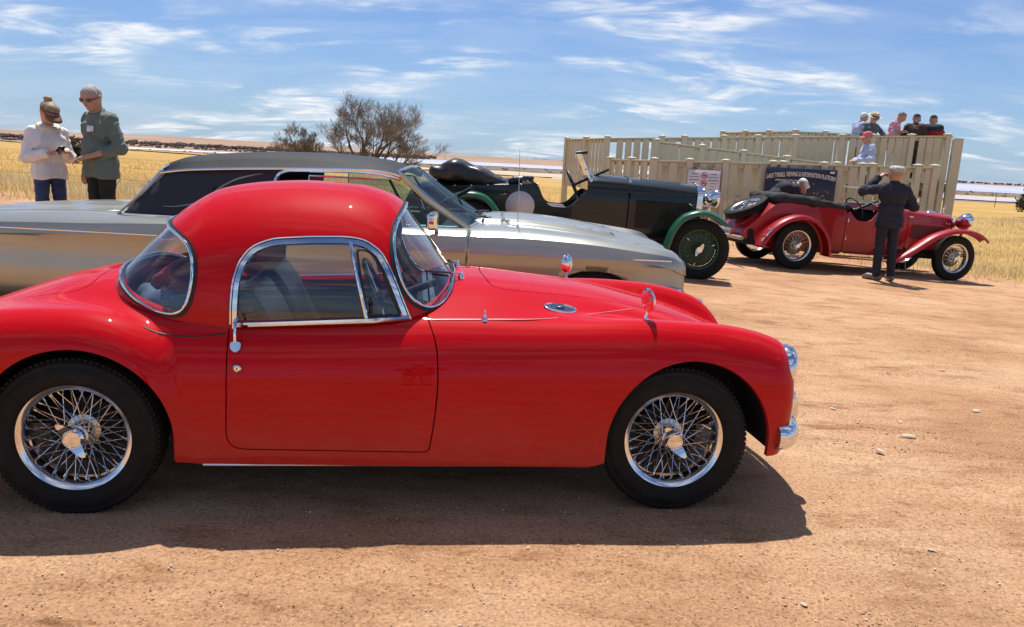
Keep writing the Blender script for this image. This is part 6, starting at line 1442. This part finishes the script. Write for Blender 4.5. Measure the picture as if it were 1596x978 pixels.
    for e in 'lr':
        a_, t_ = A['a'+e], A['t'+e]; hl_ = a_+(a_-t_)*np.array([.28, .28, 0]); cs = [(a_-np.array([0, 0, .03*s]), a_*.3+t_*.7+np.array([0, 0, .012]), .048*s, .044*s), (a_*.3+t_*.7+np.array([0, 0, .006]), t_+np.array([0, 0, .008]), .044*s, .036*s), (hl_*np.array([1, 1, 0])+np.array([0, 0, .045]), a_-np.array([0, 0, .03]), .042*s, .045*s)]
        surfnets(lambda X, Y, Z: np.maximum(sdf_cones(cs, .03, X, Y, Z), .004-Z), np.min([np.minimum(c[0], c[1]) for c in cs], 0)-.08, np.max([np.maximum(c[0], c[1]) for c in cs], 0)+.08, .012, 1).build('shoe', mat('shoe_%d' % int(shoes[0]*1000), shoes, .5), root)
    if hair:
        hc = [(hd(-.03, 0, .040), hd(.0, 0, .040), .094*s, .090*s)]
        if hair_len: hc.append((hd(-.06, 0, .0), hd(-.075, 0, -hair_len), .075*s, .05*s))
        inv = np.array([hf, hl, hu])
        def hairf(X, Y, Z):
            dx, dy, dz = X-A['head'][0], Y-A['head'][1], Z-A['head'][2]; lx = (hf[0]*dx+hf[1]*dy+hf[2]*dz)/s; lz = (hu[0]*dx+hu[1]*dy+hu[2]*dz)/s; ly = (hl[0]*dx+hl[1]*dy+hl[2]*dz)/s
            d = sdf_cones(hc, .03, X, Y, Z); cut = np.maximum(.030+lx*.72-lz, -(lz+.02+hair_len)+np.maximum(0, 0)*lx) if not hair_len else (.028+lx*.75-lz)
            return np.maximum(d, cut*s)
        P_ = np.array([hd(a, b_, c) for a in (-.16, .14) for b_ in (-.12, .12) for c in (-.08-hair_len, .16)]); surfnets(hairf, P_.min(0)-.02, P_.max(0)+.02, .007, 1).build('hair', hair, root)
    if glasses:
        gm = mat('sunglass', (.012, .012, .014), .12, coat=1); b = MB(); fr = Matrix((tuple(hf), tuple(hl), tuple(hu))).transposed()
        for k in (-1, 1): b.bbox(tuple(hd(.098, .034*k, .012)), (.012*s, .052*s, .036*s), .004, fr); b.tube([hd(.095, .062*k, .018), hd(.06, .085*k, .016), hd(-.01, .095*k, .018)], .005*s, 6)
        b.tube([hd(.102, .015, .016), hd(.102, -.015, .016)], .004*s, 6); b.build('sunglasses', gm, root)
    if hat:
        kind, hm = hat[0], hat[1]; b = MB(); fr = Matrix((tuple(hf), tuple(hl), tuple(hu))).transposed(); V, F = [], []
        if kind in ('cap', 'visor', 'flat'):
            n = 28; prof = [(1.0, .030), (1.02, .055), (.96, .095), (.74, .128), (.40, .143), (0, .148)] if kind == 'cap' else ([(1.02, .030), (1.06, .06), (1.05, .075)] if kind == 'visor' else [(1.0, .045), (1.16, .085), (1.10, .11), (.7, .130), (.3, .134), (0, .135)])
            for r0, z0 in prof:
                for k in range(n): a = 2*math.pi*k/n; V.append(hd(-.018+.108*r0*math.cos(a), .094*r0*math.sin(a), z0-(.012*math.cos(a)*0)))
            for i in range(len(prof)-1): F += [(i*n+k, i*n+(k+1) % n, (i+1)*n+(k+1) % n, (i+1)*n+k) for k in range(n)]
            o = MB().add(V, F).build(kind if kind != 'flat' else 'hat', hm, root, smooth=70); md = o.modifiers.new('t', 'SOLIDIFY'); md.thickness = .004
            m_ = 14; V, F = [], []; pl = {'flat': .04, 'visor': .115}.get(kind, .085)
            for j in range(5):
                t = j/4
                for k in range(m_+1): a = R(-72+144*k/m_); V.append(hd(-.018+.108*math.cos(a)+pl*t*math.cos(a*.55)**1, .094*math.sin(a)*(1+.05*t), .038-.030*t*t-.012*t*abs(math.sin(a))))
            for j in range(4): F += [(j*(m_+1)+k, j*(m_+1)+k+1, (j+1)*(m_+1)+k+1, (j+1)*(m_+1)+k) for k in range(m_)]
            o = MB().add(V, F).build('peak', hm, root, smooth=70); md = o.modifiers.new('t', 'SOLIDIFY'); md.thickness = .006
        elif kind == 'brim':
            n = 32; prof = [(1.95, .058), (1.70, .050), (1.25, .048), (1.0, .055), (.97, .10), (.90, .145), (.70, .158), (.45, .150), (0, .146)]
            for r0, z0 in prof:
                for k in range(n): a = 2*math.pi*k/n; V.append(hd(-.015+.105*r0*math.cos(a), .096*r0*math.sin(a), z0+(.008*math.cos(2*a) if r0 > 1.5 else 0)))
            for i in range(len(prof)-1): F += [(i*n+k, i*n+(k+1) % n, (i+1)*n+(k+1) % n, (i+1)*n+k) for k in range(n)]
            o = MB().add(V, F).build('hat', hm, root, smooth=60); md = o.modifiers.new('t', 'SOLIDIFY'); md.thickness = .004
            MB().tube([hd(-.015+.108*math.cos(t), .099*math.sin(t), .070) for t in np.linspace(0, 2*math.pi, 28, endpoint=False)], .013*s, 8, closed=True, flat=(tuple(hu), 1.2)).build('hat_band', mat('hat_band', (.02, .02, .025), .7), root)
    root['_s'] = s
    return root, A, hd
GREYH = mat('grey_hair', (.24, .22, .20), .8, base2=(.55, .53, .50), vscale=45, bump=.6, bscale=90); WHITEH = mat('white_hair', (.62, .60, .57), .8, base2=(.75, .73, .70), vscale=60); BROWNH = mat('brown_hair', (.26, .175, .09), .6, base2=(.42, .31, .18), vscale=60); DGREY = mat('dark_grey_hair', (.18, .16, .145), .8, base2=(.30, .28, .26), vscale=60)
JEAN = fabric('blue_denim', (.022, .038, .11), (.045, .07, .17)); BLKT = fabric('black_trousers', (.012, .010, .010), (.022, .019, .018)); NAVYT = fabric('navy_trousers', (.010, .011, .020), (.016, .018, .03))
# woman looking at her phone
o, A, hd = person('woman in loose white jumper, blue jeans and brown visor looking down at a phone', (-5.10, 8.60, gz(-5.10, 8.6)), R(-40), 1.60,
    dict(chest=(.02, 0, 1.27), neck=(.035, 0, 1.455), head=(.115, 0, 1.595), sl=(.0, .158, 1.365), sr=(.0, -.158, 1.365), el=(-.01, .235, 1.09), er=(-.02, -.235, 1.08), wl=(.27, .10, 1.16), wr=(.25, -.09, 1.14)),
    fabric('white_knit', (.74, .71, .69), (.80, .78, .76)), JEAN, (.35, .33, .3), BROWNH, .010, hem=.84, bulk=.94, loose=.016, head_f=(.82, .12, -.56), head_up=(.56, .08, .82), hat=('visor', fabric('brown_visor', (.15, .080, .047), (.18, .10, .06))), hands=('open', 'open'), collar=False)
s = o['_s']
KN = MATS['white_knit']; P = [A['neck']+np.array((.085*math.cos(t)+.02, .105*math.sin(t), -.012-.030*math.cos(t)))*s for t in np.linspace(0, 2*math.pi, 26, endpoint=False)]
MB().tube(P, .030*s, 10, closed=True).build('hood', fabric('cream_hood', (.66, .58, .45), (.74, .67, .55)), o)
sdf_lump('hair_bun', [(tuple(hd(-.075, 0, .09)), tuple(hd(-.095, 0, .13)), .045*s, .04*s), (tuple(hd(-.10, .02, .11)), tuple(hd(-.13, .045, .10)), .016*s, .009*s), (tuple(hd(-.08, -.01, .12)), tuple(hd(-.12, -.03, .125)), .02*s, .012*s)], .03, BROWNH, o, h=.009)
ph = MB().bbox((0, 0, 0), (.145, .072, .009), .003).build('mobile_phone', mat('phone_black', (.02, .02, .022), .25, coat=.6))
tag(ph, 'dark mobile phone held in both hands by the woman in the white jumper', 'phone'); c = (A['wl']+A['wr'])/2+np.array((.105, .0, .045))*s
ph.location = o.matrix_basis @ Vector(c); ph.rotation_euler = (0, R(-25), R(-40))
# man in the green shirt
o, A, hd = person('grey-haired man in green shirt, dark trousers and sunglasses leaning towards the woman', (-4.52, 8.58, gz(-4.52, 8.58)), R(-118), 1.79,
    dict(neck=(.02, .01, 1.465), head=(.095, .03, 1.605), el=(-.04, .27, 1.12), wl=(.20, .09, 1.02), er=(-.05, -.235, 1.12), wr=(.03, -.22, .88)),
    fabric('green_shirt', (.125, .152, .125), (.152, .185, .155)), BLKT, (.03, .025, .02), GREYH, .010, hem=.80, sleeve=.45, bulk=1.06, belly=.012, loose=.014, head_f=(.90, .32, -.38), head_up=(.3, .1, 1), glasses=True)
s = o['_s']; b = MB().bbox((0, 0, 0), (.004, .075, .065), .001); q = b.build('name_badge', mat('badge_white', (.72, .72, .74), .4), o); q.location = A['chest']+np.array((.153, .075, .01))*s; q.rotation_euler = (0, R(-6), R(22))
MB().bbox((0, 0, 0), (.010, .13, .004), .002).build('shirt_pocket', MATS['green_shirt'], o).location = A['chest']+np.array((.155, .075, -.02))*s
MB().tube([A['wr']+np.array((0.028*math.cos(t), .028*math.sin(t), 0.02))*s for t in np.linspace(0, 6.28, 16, endpoint=False)], .008, 6, closed=True).build('watch', BLACK, o)
# photographer in navy by the crimson tourer
o, A, hd = person('person in navy jacket and trousers, checked cap, photographing over the crimson tourer', (5.36, 11.38, gz(5.36, 11.38)), R(92), 1.66,
    dict(neck=(.0, .0, 1.47), head=(.03, -.01, 1.61), el=(.12, .42, 1.34), wl=(.17, .16, 1.555), er=(.02, -.36, 1.14), wr=(.22, -.16, 1.20), al=(-.02, .10, .085), tl=(.10, .22, .03), ar=(-.02, -.13, .085), tr=(.14, -.16, .03)),
    fabric('navy_jacket', (.012, .013, .024), (.020, .021, .036)), NAVYT, (.16, .14, .11), BROWNH, .010, hem=.82, bulk=1.03, belly=.012, loose=.016, head_f=(.95, 0, .1), hat=('flat', mat('checked_cap', (.22, .21, .21), .8, base2=(.60, .57, .56), vscale=40)), hands=('grip', 'open'))
# person bending on the far side of the crimson tourer
o, A, hd = person('person in dark navy jacket and white cap bending down beyond the crimson tourer', (4.62, 14.35, gz(4.62, 14.35)), R(5), 1.68,
    dict(pelvis=(-.05, 0, .93), waist=(.03, 0, 1.06), chest=(.19, 0, 1.20), neck=(.36, 0, 1.275), head=(.50, 0, 1.265), sl=(.32, .185, 1.22), sr=(.32, -.185, 1.22), el=(.42, .22, .95), er=(.42, -.22, .95), wl=(.55, .15, .76), wr=(.55, -.15, .76)),
    MATS['navy_jacket'], NAVYT, (.03, .025, .02), BROWNH, .013, hem=.70, bulk=1.08, loose=.025, head_f=(.55, 0, -.83), head_up=(.83, 0, .55), hat=('cap', fabric('white_cap', (.66, .64, .62), (.74, .72, .70))), hands=('open', 'open'))
dz = Z_+.02
# people on the platform
person('white-haired man in pale blue shirt with a hand to his chin on the platform', (8.98, 21.5, dz), R(12), 1.70, dict(neck=(.03, 0, 1.46), head=(.10, 0, 1.60), er=(.12, -.27, 1.20), wr=(.24, -.08, 1.43), el=(.02, .25, 1.14), wl=(.16, .16, 1.05)), fabric('pale_blue_shirt', (.30, .36, .56), (.36, .42, .62)), NAVYT, hair=WHITEH, h=.014, bulk=1.06, loose=.016, head_f=(.97, 0, -.25))
person('man in straw brimmed hat and grey-blue shirt resting against the platform rail', (8.86, 20.55, dz), R(-80), 1.62, dict(neck=(.06, 0, 1.45), head=(.13, 0, 1.59), chest=(.03, 0, 1.28), el=(.10, .34, 1.18), wl=(.26, .42, 1.0), er=(.10, -.30, 1.16), wr=(.30, -.10, 1.10)), fabric('grey_blue_shirt', (.075, .095, .12), (.10, .12, .15)), NAVYT, hair=DGREY, h=.014, bulk=1.06, head_f=(.9, .1, -.42), hat=('brim', mat('straw_hat', (.50, .40, .25), .8, base2=(.60, .50, .34), vscale=50)), glasses=True)
person('man in pink short-sleeved shirt looking down with folded hands on the platform', (9.78, 21.3, dz), R(-22), 1.76, dict(neck=(.08, 0, 1.455), head=(.17, 0, 1.585), chest=(.03, 0, 1.285), er=(.0, -.28, 1.16), wr=(.22, -.06, 1.22), el=(.0, .28, 1.16), wl=(.24, .03, 1.20)), fabric('pink_shirt', (.56, .25, .31), (.64, .31, .37)), NAVYT, hair=DGREY, h=.014, sleeve=.0, bulk=1.10, belly=.02, loose=.016, head_f=(.86, 0, -.5))
person('man in dark cap and brown vest, back turned, on the platform', (10.30, 21.2, dz), R(58), 1.70, dict(neck=(.05, 0, 1.46), head=(.11, 0, 1.60), el=(.10, .28, 1.16), wl=(.25, .10, 1.15), er=(.05, -.29, 1.14), wr=(.25, -.12, 1.12)), fabric('brown_vest', (.050, .026, .022), (.065, .036, .03)), NAVYT, hair=DGREY, h=.014, bulk=1.10, loose=.028, head_f=(.9, -.1, -.35), hat=('cap', fabric('charcoal_cap', (.02, .02, .022), (.03, .03, .034))))
o, A, hd = person('person in black cap and red jacket with dark shoulders on the platform', (10.80, 21.3, dz), R(62), 1.70, dict(neck=(.05, 0, 1.46), head=(.11, 0, 1.60), el=(.10, .30, 1.16), wl=(.25, .10, 1.15), er=(.05, -.30, 1.14), wr=(.25, -.12, 1.12)), fabric('red_jacket', (.30, .012, .018), (.36, .018, .024)), NAVYT, hair=BROWNH, h=.014, bulk=1.10, loose=.030, head_f=(.9, -.2, -.35), hat=('cap', MATS['charcoal_cap']))
s = o['_s']; sdf_lump('shoulder_yoke', [(tuple(A['sl']), tuple(A['sr']), .108*s, .108*s), (tuple(A['chest']+np.array((-.02, .09, .06))), tuple(A['chest']+np.array((-.02, -.09, .06))), .140*s, .140*s)], .05, fabric('navy_yoke', (.014, .016, .03), (.022, .025, .042)), o, h=.014)
person('man in pink cap and pale blue shirt holding a phone on the lower ramp', (7.86, 18.2, .68), R(178), 1.76, dict(neck=(.02, 0, 1.465), head=(.06, 0, 1.61), el=(.0, .29, 1.14), wl=(.25, .14, 1.10), er=(.0, -.29, 1.14), wr=(.27, -.04, 1.10)), fabric('sky_shirt', (.42, .46, .62), (.50, .54, .70)), NAVYT, hair=DGREY, h=.013, bulk=1.14, belly=.03, loose=.02, head_f=(1, 0, -.12), hat=('cap', fabric('pink_cap', (.56, .13, .15), (.64, .18, .20))), glasses=True)

# ------------------------------------------------------------------ things lying behind the coupe's seats
def world_of(car, p): return car.matrix_basis @ Vector(p)
def lay(name, prims, k, m, label, cat, h=.012, noise=.006, ns=30):
    o = sdf_lump(name, prims, k, m, None, h=h, noise=noise, nscale=ns); o.location = MGA.location; o.rotation_euler = MGA.rotation_euler; return tag(o, label, cat)
TART = mat('red_tartan', (.34, .012, .020), .85, base2=(.07, .008, .014), vscale=9, bump=.4, bscale=30)
DEN = mat('pale_denim', (.045, .075, .145), .85, base2=(.09, .13, .21), vscale=7, bump=.4, bscale=25)
lay('folded_rug', [((-.90, -.30, .89), (-.84, -.02, .90), .065, .07), ((-.97, -.26, .85), (-.95, .0, .86), .055, .06), ((-.86, -.36, .85), (-.82, -.12, .86), .05, .05)], .04, TART, 'red tartan rug bundled behind the rear window of the red coupe', 'rug')
lay('denim_jacket', [((-1.0, -.34, .79), (-.92, -.40, .80), .045, .045), ((-.97, -.40, .785), (-.86, -.42, .785), .04, .045), ((-1.03, -.28, .80), (-.98, -.12, .80), .05, .045)], .035, DEN, 'pale blue denim jacket below the tartan rug in the red coupe', 'jacket')
# ------------------------------------------------------------------ the photographer, who is mirrored in the coupe's glass and door
def striped(name, a, b_, per):
    m = mat(name, a, .85, var=.05, bump=.3, bscale=30); t = m.node_tree; L = t.links.new; bs = t.nodes['Principled BSDF']
    co = t.nodes.new('ShaderNodeTexCoord'); sp = t.nodes.new('ShaderNodeSeparateXYZ'); L(co.outputs['Object'], sp.inputs[0]); mu = t.nodes.new('ShaderNodeMath'); mu.operation = 'MULTIPLY'; mu.inputs[1].default_value = 1/per; L(sp.outputs[2], mu.inputs[0])
    fr = t.nodes.new('ShaderNodeMath'); fr.operation = 'FRACT'; L(mu.outputs[0], fr.inputs[0]); gt = t.nodes.new('ShaderNodeMath'); gt.operation = 'GREATER_THAN'; gt.inputs[1].default_value = .72; L(fr.outputs[0], gt.inputs[0])
    mx = t.nodes.new('ShaderNodeMix'); mx.data_type = 'RGBA'; mx.inputs['A'].default_value = (*a, 1); mx.inputs['B'].default_value = (*b_, 1); L(gt.outputs[0], mx.inputs['Factor']); L(mx.outputs['Result'], bs.inputs['Base Color']); return m
person('photographer in navy and white striped top mirrored in the red coupe', (.10, -.72, 0), R(92), 1.62, dict(el=(.05, .26, 1.17), wl=(.24, .12, 1.30), er=(.05, -.26, 1.17), wr=(.24, -.12, 1.30)), striped('striped_jersey', (.016, .018, .035), (.66, .64, .62), .034), fabric('beige_trousers', (.42, .34, .25), (.48, .40, .30)), hair=BROWNH, h=.014, bulk=1.02, loose=.014)
